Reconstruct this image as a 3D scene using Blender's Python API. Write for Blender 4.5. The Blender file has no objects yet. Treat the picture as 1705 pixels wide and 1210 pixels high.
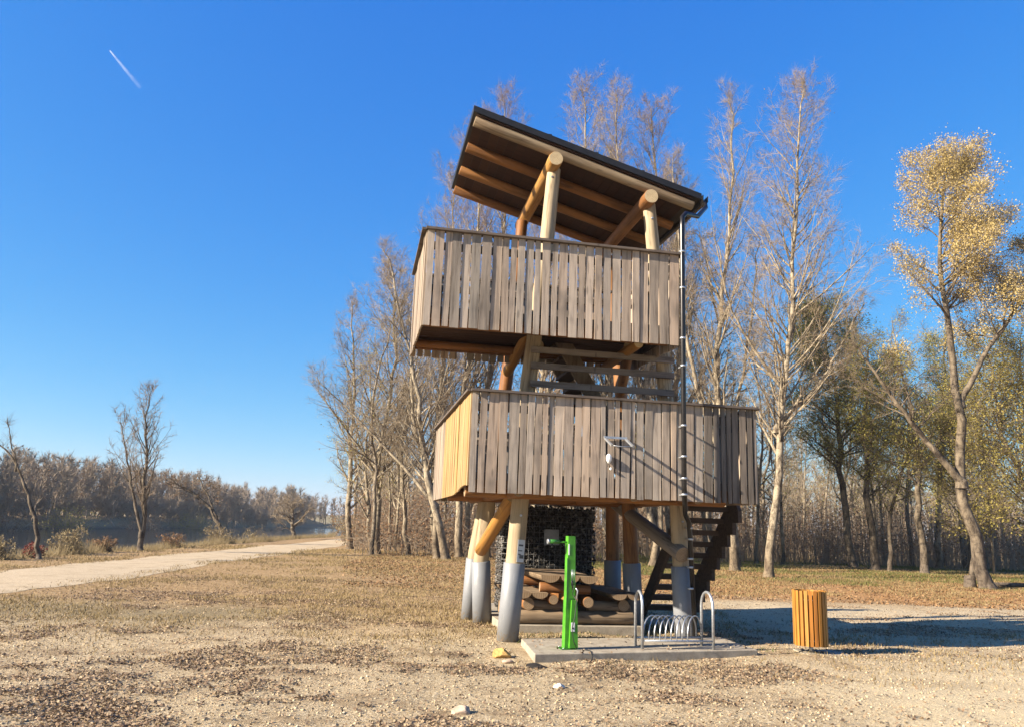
import bpy, math, random
import numpy as np
from mathutils import Vector, Matrix

scene = bpy.context.scene
C = scene.collection
R = math.radians

# ------------------------------------------------------------------ camera
PITCH, ROLL, FPX = 0.2043, 0.0362, 1300.0
cd = bpy.data.cameras.new('camera')
cam = bpy.data.objects.new('camera', cd)
C.objects.link(cam)
cd.sensor_fit = 'HORIZONTAL'; cd.sensor_width = 36.0
cd.lens = 36.0 * FPX / 1705.0
cd.clip_start = 0.1; cd.clip_end = 30000
fwd = Vector((0, math.cos(PITCH), math.sin(PITCH)))
up0 = Vector((0, -math.sin(PITCH), math.cos(PITCH)))
rt0 = Vector((1, 0, 0))
rt = rt0 * math.cos(ROLL) + up0 * math.sin(ROLL)
up = up0 * math.cos(ROLL) - rt0 * math.sin(ROLL)
m = Matrix((rt, up, -fwd)).transposed().to_4x4()
m.translation = (0, 0, 1.6)
cam.matrix_world = m
scene.camera = cam

# ------------------------------------------------------------------ light
SUN_EL = R(25.5); EXPO = 1.8; SKY = 0.083
sdir = Vector((1.0, 0.42, 0)).normalized() * math.cos(SUN_EL) + Vector((0, 0, -math.sin(SUN_EL)))
sl = bpy.data.lights.new('sun', 'SUN')
sl.energy = 5.0; sl.angle = R(0.5); sl.color = (1.0, 0.88, 0.72)
so = bpy.data.objects.new('sun', sl); C.objects.link(so)
so.rotation_euler = sdir.to_track_quat('-Z', 'Y').to_euler()
w = bpy.data.worlds.new('World'); scene.world = w; w.use_nodes = True
nt = w.node_tree; nt.nodes.clear()
sky = nt.nodes.new('ShaderNodeTexSky'); sky.sky_type = 'NISHITA'; sky.sun_disc = False
sky.sun_elevation = SUN_EL
sky.sun_rotation = math.atan2(-sdir.x, -sdir.y)
sky.air_density = 1.0; sky.dust_density = 0.3; sky.ozone_density = 3.0; sky.altitude = 100
hs = nt.nodes.new('ShaderNodeHueSaturation'); hs.inputs['Saturation'].default_value = 1.18
hs.inputs['Hue'].default_value = 0.505
bg = nt.nodes.new('ShaderNodeBackground'); bg.inputs['Strength'].default_value = SKY
wo = nt.nodes.new('ShaderNodeOutputWorld')
nt.links.new(sky.outputs[0], hs.inputs['Color'])
# overall colour response of the phone camera applied to the whole sky, per channel
sp_ = nt.nodes.new('ShaderNodeSeparateColor'); cb_ = nt.nodes.new('ShaderNodeCombineColor')
nt.links.new(hs.outputs[0], sp_.inputs[0])
for ch, (gn, gm_) in enumerate(((0.78, 1.16), (0.85, 0.75), (1.02, 0.30))):
    m1 = nt.nodes.new('ShaderNodeMath'); m1.operation = 'MULTIPLY'; m1.inputs[1].default_value = 0.1657
    m2 = nt.nodes.new('ShaderNodeMath'); m2.operation = 'POWER'; m2.inputs[1].default_value = gm_
    m3 = nt.nodes.new('ShaderNodeMath'); m3.operation = 'MULTIPLY'; m3.inputs[1].default_value = gn / (2 ** EXPO * SKY)
    nt.links.new(sp_.outputs[ch], m1.inputs[0]); nt.links.new(m1.outputs[0], m2.inputs[0]); nt.links.new(m2.outputs[0], m3.inputs[0])
    nt.links.new(m3.outputs[0], cb_.inputs[ch])
nt.links.new(cb_.outputs[0], bg.inputs['Color'])
nt.links.new(bg.outputs[0], wo.inputs['Surface'])
vs = scene.view_settings
vs.view_transform = 'Standard'; vs.look = 'None'; vs.gamma = 1; vs.use_curve_mapping = False
vs.exposure = EXPO
scene.render.engine = 'CYCLES'

# ------------------------------------------------------------------ helpers: properties
def tag(o, label=None, cat=None, group=None, kind=None):
    if label: o['label'] = label
    if cat: o['category'] = cat
    if group: o['group'] = group
    if kind: o['kind'] = kind
    return o

def empty(name, loc=(0, 0, 0), rz=0.0):
    o = bpy.data.objects.new(name, None); C.objects.link(o)
    o.location = loc; o.rotation_euler = (0, 0, rz); o.empty_display_size = 0.2
    return o

def link(name, me, parent=None, loc=None, rot=None):
    o = bpy.data.objects.new(name, me); C.objects.link(o)
    if parent: o.parent = parent
    if loc is not None: o.location = loc
    if rot is not None: o.rotation_euler = rot
    return o

# ------------------------------------------------------------------ helpers: materials
def mat(name):
    m_ = bpy.data.materials.new(name); m_.use_nodes = True
    t = m_.node_tree; b = t.nodes['Principled BSDF']
    return m_, t, b

def N(t, kind, **kw):
    n = t.nodes.new(kind)
    for k, v in kw.items():
        if k.startswith('i_'): n.inputs[k[2:]].default_value = v
        elif k.startswith('n_'): n.inputs[int(k[2:])].default_value = v
        else: setattr(n, k, v)
    return n

def ramp(t, fac, stops):
    r = t.nodes.new('ShaderNodeValToRGB')
    e = r.color_ramp.elements
    while len(e) < len(stops): e.new(0.5)
    for el, (p, c) in zip(e, stops):
        el.position = p; el.color = (*c, 1) if len(c) == 3 else c
    t.links.new(fac, r.inputs[0])
    return r.outputs[0]

def mix(t, fac, a, b, mode='MIX'):
    n = t.nodes.new('ShaderNodeMix'); n.data_type = 'RGBA'; n.blend_type = mode
    for s, v in ((0, fac), (6, a), (7, b)):
        if isinstance(v, (int, float)): n.inputs[s].default_value = v
        elif isinstance(v, tuple): n.inputs[s].default_value = (*v, 1)
        else: t.links.new(v, n.inputs[s])
    return n.outputs[2]

def bump(t, b, h, strength=0.3, dist=0.01):
    n = t.nodes.new('ShaderNodeBump'); n.inputs['Strength'].default_value = strength
    n.inputs['Distance'].default_value = dist
    t.links.new(h, n.inputs['Height']); t.links.new(n.outputs[0], b.inputs['Normal'])

def coords(t, scale=(1, 1, 1), rnd=True, which='Object'):
    tc = t.nodes.new('ShaderNodeTexCoord'); mp = t.nodes.new('ShaderNodeMapping')
    mp.inputs['Scale'].default_value = scale
    t.links.new(tc.outputs[which], mp.inputs['Vector'])
    if not rnd: return mp.outputs[0]
    oi = t.nodes.new('ShaderNodeObjectInfo')
    mu = N(t, 'ShaderNodeMath', operation='MULTIPLY', n_1=57.0)
    t.links.new(oi.outputs['Random'], mu.inputs[0])
    ad = N(t, 'ShaderNodeVectorMath', operation='ADD')
    t.links.new(mp.outputs[0], ad.inputs[0]); t.links.new(mu.outputs[0], ad.inputs[1])
    return ad.outputs[0]

def noise(t, vec, scale, detail=4, rough=0.6, dist=0.0):
    n = N(t, 'ShaderNodeTexNoise'); n.inputs['Scale'].default_value = scale
    n.inputs['Detail'].default_value = detail; n.inputs['Roughness'].default_value = rough
    n.inputs['Distortion'].default_value = dist
    t.links.new(vec, n.inputs['Vector']); return n.outputs['Fac']

def wood(name, tones, dark, axis_scale=(22, 22, 1.3), rough=0.85, rnd_mix=0.5, stain=0.35):
    """grained wood; tones = colours spread over the boards by object random."""
    m_, t, b = mat(name)
    v = coords(t, axis_scale)
    g = noise(t, v, 1.0, 6, 0.65, 0.4)
    oi = t.nodes.new('ShaderNodeObjectInfo')
    base = ramp(t, oi.outputs['Random'], [(i / (len(tones) - 1), c) for i, c in enumerate(tones)])
    gr = ramp(t, g, [(0.30, (0.35, 0.32, 0.30)), (0.5, (1.0, 1.0, 1.0)), (0.75, (1.25, 1.22, 1.18))])
    col = mix(t, 0.85, base, gr, 'MULTIPLY')
    v2 = coords(t, (1.7, 1.7, 1.1)); s = noise(t, v2, 1.3, 3, 0.55)
    sm = ramp(t, s, [(0.5, (0, 0, 0)), (0.72, (1, 1, 1))])
    smm = N(t, 'ShaderNodeMath', operation='MULTIPLY', n_1=stain); t.links.new(sm, smm.inputs[0])
    col = mix(t, smm.outputs[0], col, dark)
    # knots
    v3 = coords(t, (9, 9, 2.2)); vo = N(t, 'ShaderNodeTexVoronoi'); vo.inputs['Scale'].default_value = 0.8
    t.links.new(v3, vo.inputs['Vector'])
    k = ramp(t, vo.outputs['Distance'], [(0.07, (1, 1, 1)), (0.14, (0, 0, 0))])
    km = N(t, 'ShaderNodeMath', operation='MULTIPLY', n_1=0.5); t.links.new(k, km.inputs[0])
    col = mix(t, km.outputs[0], col, tuple(c * 0.6 for c in dark))
    if axis_scale[2] < 1:       # logs: long drying cracks
        v4 = coords(t, (7, 7, .35)); cn = noise(t, v4, 1.0, 3, 0.5)
        ck = ramp(t, cn, [(0.495, (0, 0, 0)), (0.508, (1, 1, 1)), (0.521, (0, 0, 0))])
        cm_ = N(t, 'ShaderNodeMath', operation='MULTIPLY', n_1=0.6); t.links.new(ck, cm_.inputs[0])
        col = mix(t, cm_.outputs[0], col, tuple(c * 0.5 for c in dark))
    t.links.new(col, b.inputs['Base Color']); b.inputs['Roughness'].default_value = rough
    b.inputs['Specular IOR Level'].default_value = 0.25
    bump(t, b, g, 0.6, 0.006)
    return m_

def plain(name, col, rough=0.6, metal=0.0, var=0.25, scale=8.0, spec=0.5, bmp=0.0):
    m_, t, b = mat(name)
    v = coords(t, (1, 1, 1)); n = noise(t, v, scale, 5, 0.65)
    c = ramp(t, n, [(0.3, tuple(x * (1 - var) for x in col)), (0.7, tuple(min(1, x * (1 + var)) for x in col))])
    t.links.new(c, b.inputs['Base Color']); b.inputs['Roughness'].default_value = rough
    b.inputs['Metallic'].default_value = metal; b.inputs['Specular IOR Level'].default_value = spec
    if bmp: bump(t, b, n, bmp, 0.01)
    return m_

M = {}
ALB = {'ground': 0.98, 'pebbles': .9, 'gravel_path': 0.86, 'fallen_leaves': .8, 'galvanised_steel': 0.9, 'yellow_board': 0.66, 'peeled_log': 0.62, 'shade_toned_deck': .6, 'concrete': .86, 'green_paint': 1.0, 'white_enamel': .9, 'grey_plastic_sleeve': .68, 'old_log': .66, 'brown_log': .74, 'weathered_board': .88, 'log_end_brown': .6}
M['board'] = wood('weathered_board', [(0.48, 0.37, 0.27), (0.27, 0.225, 0.18), (0.57, 0.43, 0.31), (0.37, 0.31, 0.25),
                                      (0.52, 0.38, 0.27), (0.26, 0.23, 0.19), (0.46, 0.38, 0.30), (0.58, 0.46, 0.35)], (0.13, 0.11, 0.09), stain=0.65)
M['board_grey'] = wood('dark_grey_board', [(0.20, 0.165, 0.13), (0.25, 0.20, 0.155), (0.15, 0.13, 0.11), (0.40, 0.32, 0.24)], (0.07, 0.07, 0.07), stain=0.5)
M['board_yellow'] = wood('yellow_board', [(0.50, 0.29, 0.095), (0.58, 0.40, 0.18), (0.44, 0.25, 0.10), (0.56, 0.38, 0.19), (0.50, 0.33, 0.14)], (0.30, 0.16, 0.07), (26, 26, .7), stain=0.5)
M['board_pale'] = wood('pale_board', [(0.40, 0.31, 0.23), (0.33, 0.26, 0.20), (0.44, 0.35, 0.25)], (0.25, 0.22, 0.18), stain=0.3)
M['cap'] = wood('cap_board', [(0.14, 0.11, 0.09), (0.18, 0.14, 0.11)], (0.06, 0.05, 0.05), (3, 3, 3))
M['rail'] = wood('rail_board', [(0.26, 0.21, 0.17), (0.33, 0.27, 0.21)], (0.12, 0.10, 0.09), (1.5, 14, 14))
M['honey'] = wood('honey_log', [(0.52, 0.27, 0.065), (0.44, 0.21, 0.05), (0.56, 0.31, 0.09)], (0.30, 0.13, 0.04), (9, 9, 0.9), 0.55, stain=0.45)
M['honeybrown'] = wood('brown_log', [(0.36, 0.155, 0.045), (0.29, 0.12, 0.038), (0.40, 0.185, 0.06)], (0.10, 0.05, 0.025), (9, 9, 0.9), 0.6, stain=0.5)
M['cream'] = wood('peeled_log', [(0.60, 0.46, 0.28), (0.64, 0.50, 0.32), (0.55, 0.42, 0.25)], (0.34, 0.23, 0.13), (8, 8, 0.7), 0.7, stain=0.3)
M['frontlog'] = wood('front_rafter_log', [(0.34, 0.25, 0.155), (0.38, 0.28, 0.17)], (0.22, 0.12, 0.06), (9, 9, 0.8), 0.7, stain=0.5)
M['oldlog'] = wood('old_log', [(0.30, 0.21, 0.13), (0.36, 0.26, 0.16), (0.25, 0.17, 0.10)], (0.12, 0.07, 0.04), (9, 9, 0.8), 0.8, stain=0.5)
M['greylog'] = wood('grey_log', [(0.34, 0.28, 0.22), (0.28, 0.24, 0.20)], (0.14, 0.12, 0.10), (9, 9, 0.8), 0.8, stain=0.4)
M['shadedeck'] = wood('shade_toned_deck', [(0.085, 0.033, 0.015), (0.06, 0.025, 0.013), (0.105, 0.045, 0.02)], (0.05, 0.03, 0.02), (1.3, 20, 20), 0.8)  # wood tone darkened to stand in for shade beneath decks and roof
M['stair'] = wood('stair_wood', [(0.12, 0.08, 0.06), (0.09, 0.065, 0.05), (0.15, 0.10, 0.07)], (0.04, 0.03, 0.03), (1.3, 20, 20), 0.8)
M['binwood'] = wood('bin_slat', [(0.50, 0.24, 0.045), (0.42, 0.18, 0.03), (0.56, 0.29, 0.07), (0.38, 0.15, 0.03)], (0.4, 0.17, 0.03), (25, 25, 1.5), 0.4, stain=0.3)
M['black'] = plain('black_bitumen', (0.018, 0.018, 0.02), 0.55, var=0.4, spec=0.3)
M['pipe'] = plain('brown_black_metal', (0.035, 0.032, 0.032), 0.3, 0.6, spec=0.6)
M['galv'] = plain('galvanised_steel', (0.52, 0.54, 0.56), 0.42, 0.75, 0.25, 30)
M['sleeve'] = plain('grey_plastic_sleeve', (0.27, 0.28, 0.295), 0.45, 0.0, 0.12, 5)
def sleeve():
    m_, t, b = mat('grey_plastic_sleeve')
    v = coords(t); n = noise(t, v, 3, 5, .65); sp = noise(t, v, 26, 4, .7)
    c = ramp(t, n, [(.3, (0.235, 0.245, 0.26)), (.7, (0.30, 0.31, 0.325))])
    g = t.nodes.new('ShaderNodeNewGeometry'); sx = t.nodes.new('ShaderNodeSeparateXYZ'); t.links.new(g.outputs['Position'], sx.inputs[0])
    a = N(t, 'ShaderNodeMath', operation='MULTIPLY_ADD', n_1=-.9); t.links.new(sx.outputs['Z'], a.inputs[0]); t.links.new(sp, a.inputs[2])
    c = mix(t, ramp(t, a.outputs[0], [(.42, (0, 0, 0)), (.50, (.75, .75, .75))]), c, (.30, .23, .15))    # dried mud splashes
    sc_ = noise(t, coords(t, (20, 20, 2)), 1, 3, .6)
    c = mix(t, ramp(t, sc_, [(.66, (0, 0, 0)), (.70, (.5, .5, .5))]), c, (.42, .42, .42))
    t.links.new(c, b.inputs['Base Color']); b.inputs['Roughness'].default_value = .5; return m_
M['sleeve'] = sleeve()
M['green'] = plain('green_paint', (0.055, 0.25, 0.010), 0.45, 0.0, 0.35, 7)
M['darkgreen'] = plain('dark_green_paint', (0.03, 0.17, 0.02), 0.4)
M['rubber'] = plain('black_rubber', (0.02, 0.02, 0.02), 0.6)
M['paper'] = plain('white_paper', (0.72, 0.74, 0.74), 0.7, var=0.06)
M['print'] = plain('printed_grey', (0.10, 0.11, 0.12), 0.7)
M['signgrey'] = plain('grey_panel', (0.32, 0.33, 0.34), 0.5)
M['white'] = plain('white_enamel', (0.85, 0.85, 0.82), 0.4, var=0.05)
M['wire'] = plain('mesh_wire', (0.25, 0.25, 0.25), 0.5, 0.5)
M['stoneyellow'] = plain('yellow_cut_wood', (0.66, 0.40, 0.13), 0.8, 0, 0.35, 25, 0.2, 0.5)
M['stonepink'] = plain('broken_stone', (0.60, 0.44, 0.32), 0.85, 0, 0.35, 20, 0.2, 0.6)
M['stonewhite'] = plain('white_stone', (0.78, 0.74, 0.66), 0.85, 0, 0.15, 30, 0.2, 0.5)
M['stonedark'] = plain('dark_stone', (0.03, 0.026, 0.024), 0.9, 0, 0.3, 20, 0.2, 0.6)

def concrete():
    m_, t, b = mat('concrete')
    v = coords(t); n = noise(t, v, 6, 8, 0.7); n2 = noise(t, v, 60, 3, 0.7)
    c = ramp(t, n, [(0.3, (0.26, 0.21, 0.15)), (0.55, (0.42, 0.36, 0.27)), (0.75, (0.53, 0.46, 0.35))])
    c = mix(t, 0.35, c, ramp(t, n2, [(0.35, (0.5, 0.5, 0.5)), (0.6, (1, 1, 1))]), 'MULTIPLY')
    t.links.new(c, b.inputs['Base Color']); b.inputs['Roughness'].default_value = 0.9
    bump(t, b, n2, 0.5, 0.006); return m_
M['concrete'] = concrete()

def endgrain(name, c1, c2):
    m_, t, b = mat(name)
    v = coords(t, (1, 1, 1), False)
    wv = N(t, 'ShaderNodeTexWave'); wv.wave_type = 'RINGS'; wv.rings_direction = 'Z'
    wv.inputs['Scale'].default_value = 14; wv.inputs['Distortion'].default_value = 2.0
    t.links.new(v, wv.inputs['Vector'])
    c = ramp(t, wv.outputs['Fac'], [(0.2, c1), (0.8, c2)])
    n = noise(t, v, 9, 4, 0.7)
    c = mix(t, 0.4, c, ramp(t, n, [(0.35, (0.55, 0.5, 0.45)), (0.6, (1, 1, 1))]), 'MULTIPLY')
    t.links.new(c, b.inputs['Base Color']); b.inputs['Roughness'].default_value = 0.85
    return m_
M['end'] = endgrain('log_end', (0.62, 0.44, 0.22), (0.76, 0.60, 0.36))
M['enddark'] = endgrain('log_end_brown', (0.42, 0.27, 0.14), (0.55, 0.38, 0.22))

def bark(name, top, low, dark, hswitch=2.2):
    m_, t, b = mat(name)
    v = coords(t, (1, 1, 0.45)); n = noise(t, v, 5, 7, 0.75, 0.3)
    v2 = coords(t, (1, 1, 3.5)); n2 = noise(t, v2, 2.2, 4, 0.7)
    g = t.nodes.new('ShaderNodeNewGeometry'); sx = t.nodes.new('ShaderNodeSeparateXYZ')
    t.links.new(g.outputs['Position'], sx.inputs[0])
    mr = N(t, 'ShaderNodeMapRange'); mr.inputs['From Min'].default_value = hswitch * 0.2; mr.inputs['From Max'].default_value = hswitch
    t.links.new(sx.outputs['Z'], mr.inputs['Value'])
    base = mix(t, mr.outputs[0], low, top)
    c = mix(t, ramp(t, n, [(0.38, (1, 1, 1)), (0.56, (0, 0, 0))]), base, dark)
    c = mix(t, ramp(t, n2, [(0.55, (0, 0, 0)), (0.68, (0.8, 0.8, 0.8))]), c, dark)
    t.links.new(c, b.inputs['Base Color']); b.inputs['Roughness'].default_value = 0.9
    b.inputs['Specular IOR Level'].default_value = 0.15
    bump(t, b, n, 0.9, 0.04); return m_
M['bark_pale'] = bark('pale_poplar_bark', (0.48, 0.40, 0.28), (0.26, 0.20, 0.13), (0.09, 0.065, 0.045))
M['bark_dark'] = bark('dark_willow_bark', (0.24, 0.19, 0.13), (0.19, 0.15, 0.11), (0.055, 0.042, 0.032))
M['bark_mid'] = bark('brown_bark', (0.40, 0.33, 0.24), (0.20, 0.16, 0.11), (0.08, 0.06, 0.045), 3.0)
def twigmat(name, c1, c2):
    m_, t, b = mat(name)
    v = coords(t); n = noise(t, v, 0.6, 3, 0.6)
    c = ramp(t, n, [(0.35, c1), (0.65, c2)])
    t.links.new(c, b.inputs['Base Color']); b.inputs['Roughness'].default_value = 0.8
    b.inputs['Specular IOR Level'].default_value = 0.2; return m_
M['twig_pale'] = twigmat('pale_twigs', (0.31, 0.235, 0.15), (0.42, 0.33, 0.22))
M['twig_red'] = twigmat('reddish_twigs', (0.29, 0.205, 0.14), (0.38, 0.285, 0.19))
M['twig_dark'] = twigmat('dark_twigs', (0.19, 0.14, 0.09), (0.27, 0.21, 0.14))
M['twig_far'] = twigmat('far_twigs', (0.34, 0.26, 0.18), (0.44, 0.35, 0.25))  # paled so that distant haze is partly in the twig colour

def leafmat(name, cols, trans=0.35):
    m_, t, b = mat(name)
    v = coords(t, which='Object'); n = noise(t, v, 1.1, 2, 0.5)
    g = t.nodes.new('ShaderNodeNewGeometry')
    mu = N(t, 'ShaderNodeMath', operation='MULTIPLY_ADD', n_1=0.65, n_2=-0.08)
    t.links.new(g.outputs['Random Per Island'], mu.inputs[0])
    ad = N(t, 'ShaderNodeMath', operation='MULTIPLY_ADD', n_1=0.6); t.links.new(n, ad.inputs[0]); t.links.new(mu.outputs[0], ad.inputs[2])
    c = ramp(t, ad.outputs[0], [(i / (len(cols) - 1), k) for i, k in enumerate(cols)])
    t.links.new(c, b.inputs['Base Color']); b.inputs['Roughness'].default_value = 0.7
    b.inputs['Specular IOR Level'].default_value = 0.2
    tr = t.nodes.new('ShaderNodeBsdfTranslucent'); t.links.new(c, tr.inputs[0])
    mx = t.nodes.new('ShaderNodeMixShader'); mx.inputs[0].default_value = trans
    t.links.new(b.outputs[0], mx.inputs[1]); t.links.new(tr.outputs[0], mx.inputs[2])
    t.links.new(mx.outputs[0], t.nodes['Material Output'].inputs[0]); return m_
M['leaf_yellow'] = leafmat('yellow_leaves', [(0.48, 0.36, 0.10), (0.72, 0.54, 0.20), (0.80, 0.64, 0.34)])
M['leaf_olive'] = leafmat('olive_leaves', [(0.24, 0.25, 0.05), (0.42, 0.39, 0.07), (0.58, 0.49, 0.11), (0.66, 0.52, 0.17)])
M['leaf_brown'] = leafmat('brown_leaves', [(0.22, 0.12, 0.07), (0.36, 0.20, 0.10), (0.42, 0.28, 0.15)])
M['litter'] = leafmat('fallen_leaves', [(0.09, 0.058, 0.038), (0.19, 0.12, 0.075), (0.32, 0.215, 0.13), (0.46, 0.34, 0.21), (0.58, 0.46, 0.31)], 0.1)
M['litter_orange'] = leafmat('orange_fallen_leaves', [(0.18, 0.09, 0.04), (0.32, 0.18, 0.08), (0.44, 0.28, 0.14)], 0.1)
M['straw'] = leafmat('dry_grass', [(0.22, 0.15, 0.06), (0.40, 0.29, 0.13), (0.52, 0.40, 0.20)], 0.3)
M['grass'] = leafmat('green_grass', [(0.08, 0.11, 0.025), (0.16, 0.18, 0.045), (0.30, 0.26, 0.08)], 0.3)
M['pebble'] = leafmat('pebbles', [(0.16, 0.10, 0.055), (0.38, 0.28, 0.165), (0.52, 0.40, 0.25), (0.66, 0.55, 0.38)], 0.0)
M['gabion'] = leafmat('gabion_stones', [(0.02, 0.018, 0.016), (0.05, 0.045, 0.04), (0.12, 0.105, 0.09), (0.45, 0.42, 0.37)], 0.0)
M['reed'] = leafmat('reeds', [(0.26, 0.19, 0.09), (0.44, 0.34, 0.18), (0.34, 0.26, 0.12)], 0.3)
M['redleaf'] = leafmat('red_leaves', [(0.25, 0.05, 0.04), (0.36, 0.10, 0.07)], 0.3)

# ------------------------------------------------------------------ helpers: meshes
class MB:
    def __init__(s): s.v = []; s.f = []; s.m = []; s.sm = []
    def add(s, vs_, fs_, mi=0, smooth=False):
        k = len(s.v); s.v += [tuple(p) for p in vs_]
        s.f += [tuple(i + k for i in f) for f in fs_]; s.m += [mi] * len(fs_); s.sm += [smooth] * len(fs_)
        return s
    def box(s, a, b, mi=0, ch=0.0):
        x0, y0, z0 = a; x1, y1, z1 = b
        vs_ = [(x0, y0, z0), (x1, y0, z0), (x1, y1, z0), (x0, y1, z0), (x0, y0, z1), (x1, y0, z1), (x1, y1, z1), (x0, y1, z1)]
        return s.add(vs_, [(0, 3, 2, 1), (4, 5, 6, 7), (0, 1, 5, 4), (1, 2, 6, 5), (2, 3, 7, 6), (3, 0, 4, 7)], mi)
    def prism(s, poly, z0, z1, mi=0):
        n = len(poly)
        vs_ = [(x, y, z0) for x, y in poly] + [(x, y, z1) for x, y in poly]
        fs_ = [tuple(range(n))[::-1], tuple(range(n, 2 * n))] + [(i, (i + 1) % n, n + (i + 1) % n, n + i) for i in range(n)]
        return s.add(vs_, fs_, mi)
    def beam(s, p, q, wd, ht, mi=0, upv=(0, 0, 1)):
        p = Vector(p); q = Vector(q); d = (q - p).normalized(); sd = d.cross(Vector(upv)).normalized(); u = sd.cross(d)
        vs_ = []
        for e in (p, q):
            for a, b in ((-1, -1), (1, -1), (1, 1), (-1, 1)): vs_.append(e + sd * a * wd / 2 + u * b * ht / 2)
        return s.add(vs_, [(0, 1, 2, 3), (7, 6, 5, 4), (0, 4, 5, 1), (1, 5, 6, 2), (2, 6, 7, 3), (3, 7, 4, 0)], mi)
    def tube(s, pts, rads, n=10, mi=0, cap=True, capmi=None, jit=0.0, rng=None, closed=False):
        pts = [Vector(p) for p in pts]; k = len(pts)
        if isinstance(rads, (int, float)): rads = [rads] * k
        base = len(s.v); ref = None; vs_ = []
        off = [(rng.uniform(-jit, jit) if jit else 0) for _ in range(n)]
        for i, p in enumerate(pts):
            if closed: d = (pts[(i + 1) % k] - pts[i - 1])
            else: d = (pts[min(i + 1, k - 1)] - pts[max(i - 1, 0)])
            d.normalize()
            if ref is None: ref = Vector((1, 0, 0)) if abs(d.x) < 0.8 else Vector((0, 1, 0))
            a = (ref - d * ref.dot(d)).normalized(); ref = a; b = d.cross(a)
            for j in range(n):
                an = 2 * math.pi * j / n
                rr = rads[i] * (1 + off[j] + (rng.uniform(-jit, jit) * 0.4 if jit else 0))
                vs_.append(p + (a * math.cos(an) + b * math.sin(an)) * rr)
        fs_ = []
        for i in range(k if closed else k - 1):
            for j in range(n):
                i2 = (i + 1) % k
                fs_.append((i * n + j, i * n + (j + 1) % n, i2 * n + (j + 1) % n, i2 * n + j))
        s.add(vs_, fs_, mi, True)
        if cap and not closed:
            cm = mi if capmi is None else capmi
            s.f += [tuple(base + j for j in range(n))[::-1], tuple(base + (k - 1) * n + j for j in range(n))]
            s.m += [cm, cm]; s.sm += [False, False]
        return s
    def mesh(s, name, mats):
        me = bpy.data.meshes.new(name); me.from_pydata(s.v, [], s.f)
        for q in (mats if isinstance(mats, (list, tuple)) else [mats]): me.materials.append(M[q])
        me.polygons.foreach_set('material_index', s.m); me.polygons.foreach_set('use_smooth', s.sm)
        me.update(); return me
    def obj(s, name, mats, parent=None): return link(name, s.mesh(name, mats), parent)

def np_mesh(name, V, F, mats, smooth=False, midx=None):
    V = np.ascontiguousarray(V, dtype=np.float32).reshape(-1, 3); F = np.ascontiguousarray(F, dtype=np.int32)
    k = F.shape[1]; me = bpy.data.meshes.new(name)
    me.vertices.add(len(V)); me.vertices.foreach_set('co', V.ravel())
    me.loops.add(F.size); me.loops.foreach_set('vertex_index', F.ravel())
    me.polygons.add(len(F)); me.polygons.foreach_set('loop_start', np.arange(0, F.size, k, dtype=np.int32))
    if smooth: me.polygons.foreach_set('use_smooth', np.ones(len(F), dtype=bool))
    for q in (mats if isinstance(mats, (list, tuple)) else [mats]): me.materials.append(M[q])
    if midx is not None: me.polygons.foreach_set('material_index', np.asarray(midx, dtype=np.int32))
    me.update(calc_edges=True); return me

# ------------------------------------------------------------------ terrain
def vnoise(x, y, sc, seed=0):
    x = np.asarray(x, float) / sc; y = np.asarray(y, float) / sc
    xi = np.floor(x).astype(np.int64); yi = np.floor(y).astype(np.int64); fx = x - xi; fy = y - yi
    fx = fx * fx * (3 - 2 * fx); fy = fy * fy * (3 - 2 * fy)
    def h(a, b):
        n_ = (a * 374761393 + b * 668265263 + seed * 1274126177) & 0xffffffff
        n_ = ((n_ ^ (n_ >> 13)) * 1274126177) & 0xffffffff
        return ((n_ ^ (n_ >> 16)) & 0xffff) / 65535.0
    return (h(xi, yi) * (1 - fx) + h(xi + 1, yi) * fx) * (1 - fy) + (h(xi, yi + 1) * (1 - fx) + h(xi + 1, yi + 1) * fx) * fy

def sstep(a, b, x):
    t_ = np.clip((np.asarray(x, float) - a) / (b - a), 0, 1); return t_ * t_ * (3 - 2 * t_)

def shore_x(y): return -15.6 - 0.02 * np.clip(y - 25, 0, 300) + 0.5 * (vnoise(y, y * 0 + 3, 9, 5) - .5)
def H(x, y):
    x = np.asarray(x, float); y = np.asarray(y, float)
    sx_ = shore_x(y)
    h = -2.2 * sstep(0, 3.2, sx_ - x)                         # near bank falls to the lake
    h = h + 3.0 * sstep(-54, -60, x + 3 * (vnoise(y, y * 0, 25, 2) - .5))   # far bank
    h = h + 2.4 * sstep(205, 225, y) * (x < sx_)
    h = np.where(y > 225, 0.2, h)
    near = np.exp(-((np.clip(y - 14, 0, 100) / 10) ** 2))
    h = h + 0.05 * (vnoise(x, y, 1.1, 1) - .5) * near + 0.10 * (vnoise(x, y, 4.5, 7) - .5) * sstep(13, 20, y) * (y < 200)
    h = h + 0.025 * (vnoise(x, y, .33, 11) - .5) * near
    return h

xs = np.concatenate([-np.geomspace(900, 70, 16), np.arange(-66, -18, 2.0), np.arange(-18, -10, 0.35), np.arange(-10, 10, 0.11), np.arange(10, 24, .45), np.arange(24, 60, 2.5), np.geomspace(62, 900, 16)])
ys = np.concatenate([np.array([-60, -30, -10, 0, 3]), np.arange(4, 15, 0.1), np.arange(15, 30, 0.35), np.arange(30, 70, 1.2), np.geomspace(72, 1600, 45)])
X, Y = np.meshgrid(xs, ys); Z = H(X, Y)
V = np.stack([X, Y, Z], -1).reshape(-1, 3); nx, ny = len(xs), len(ys)
i, j = np.meshgrid(np.arange(nx - 1), np.arange(ny - 1)); b0 = (j * nx + i).ravel()
F = np.stack([b0, b0 + 1, b0 + nx + 1, b0 + nx], -1)

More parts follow.
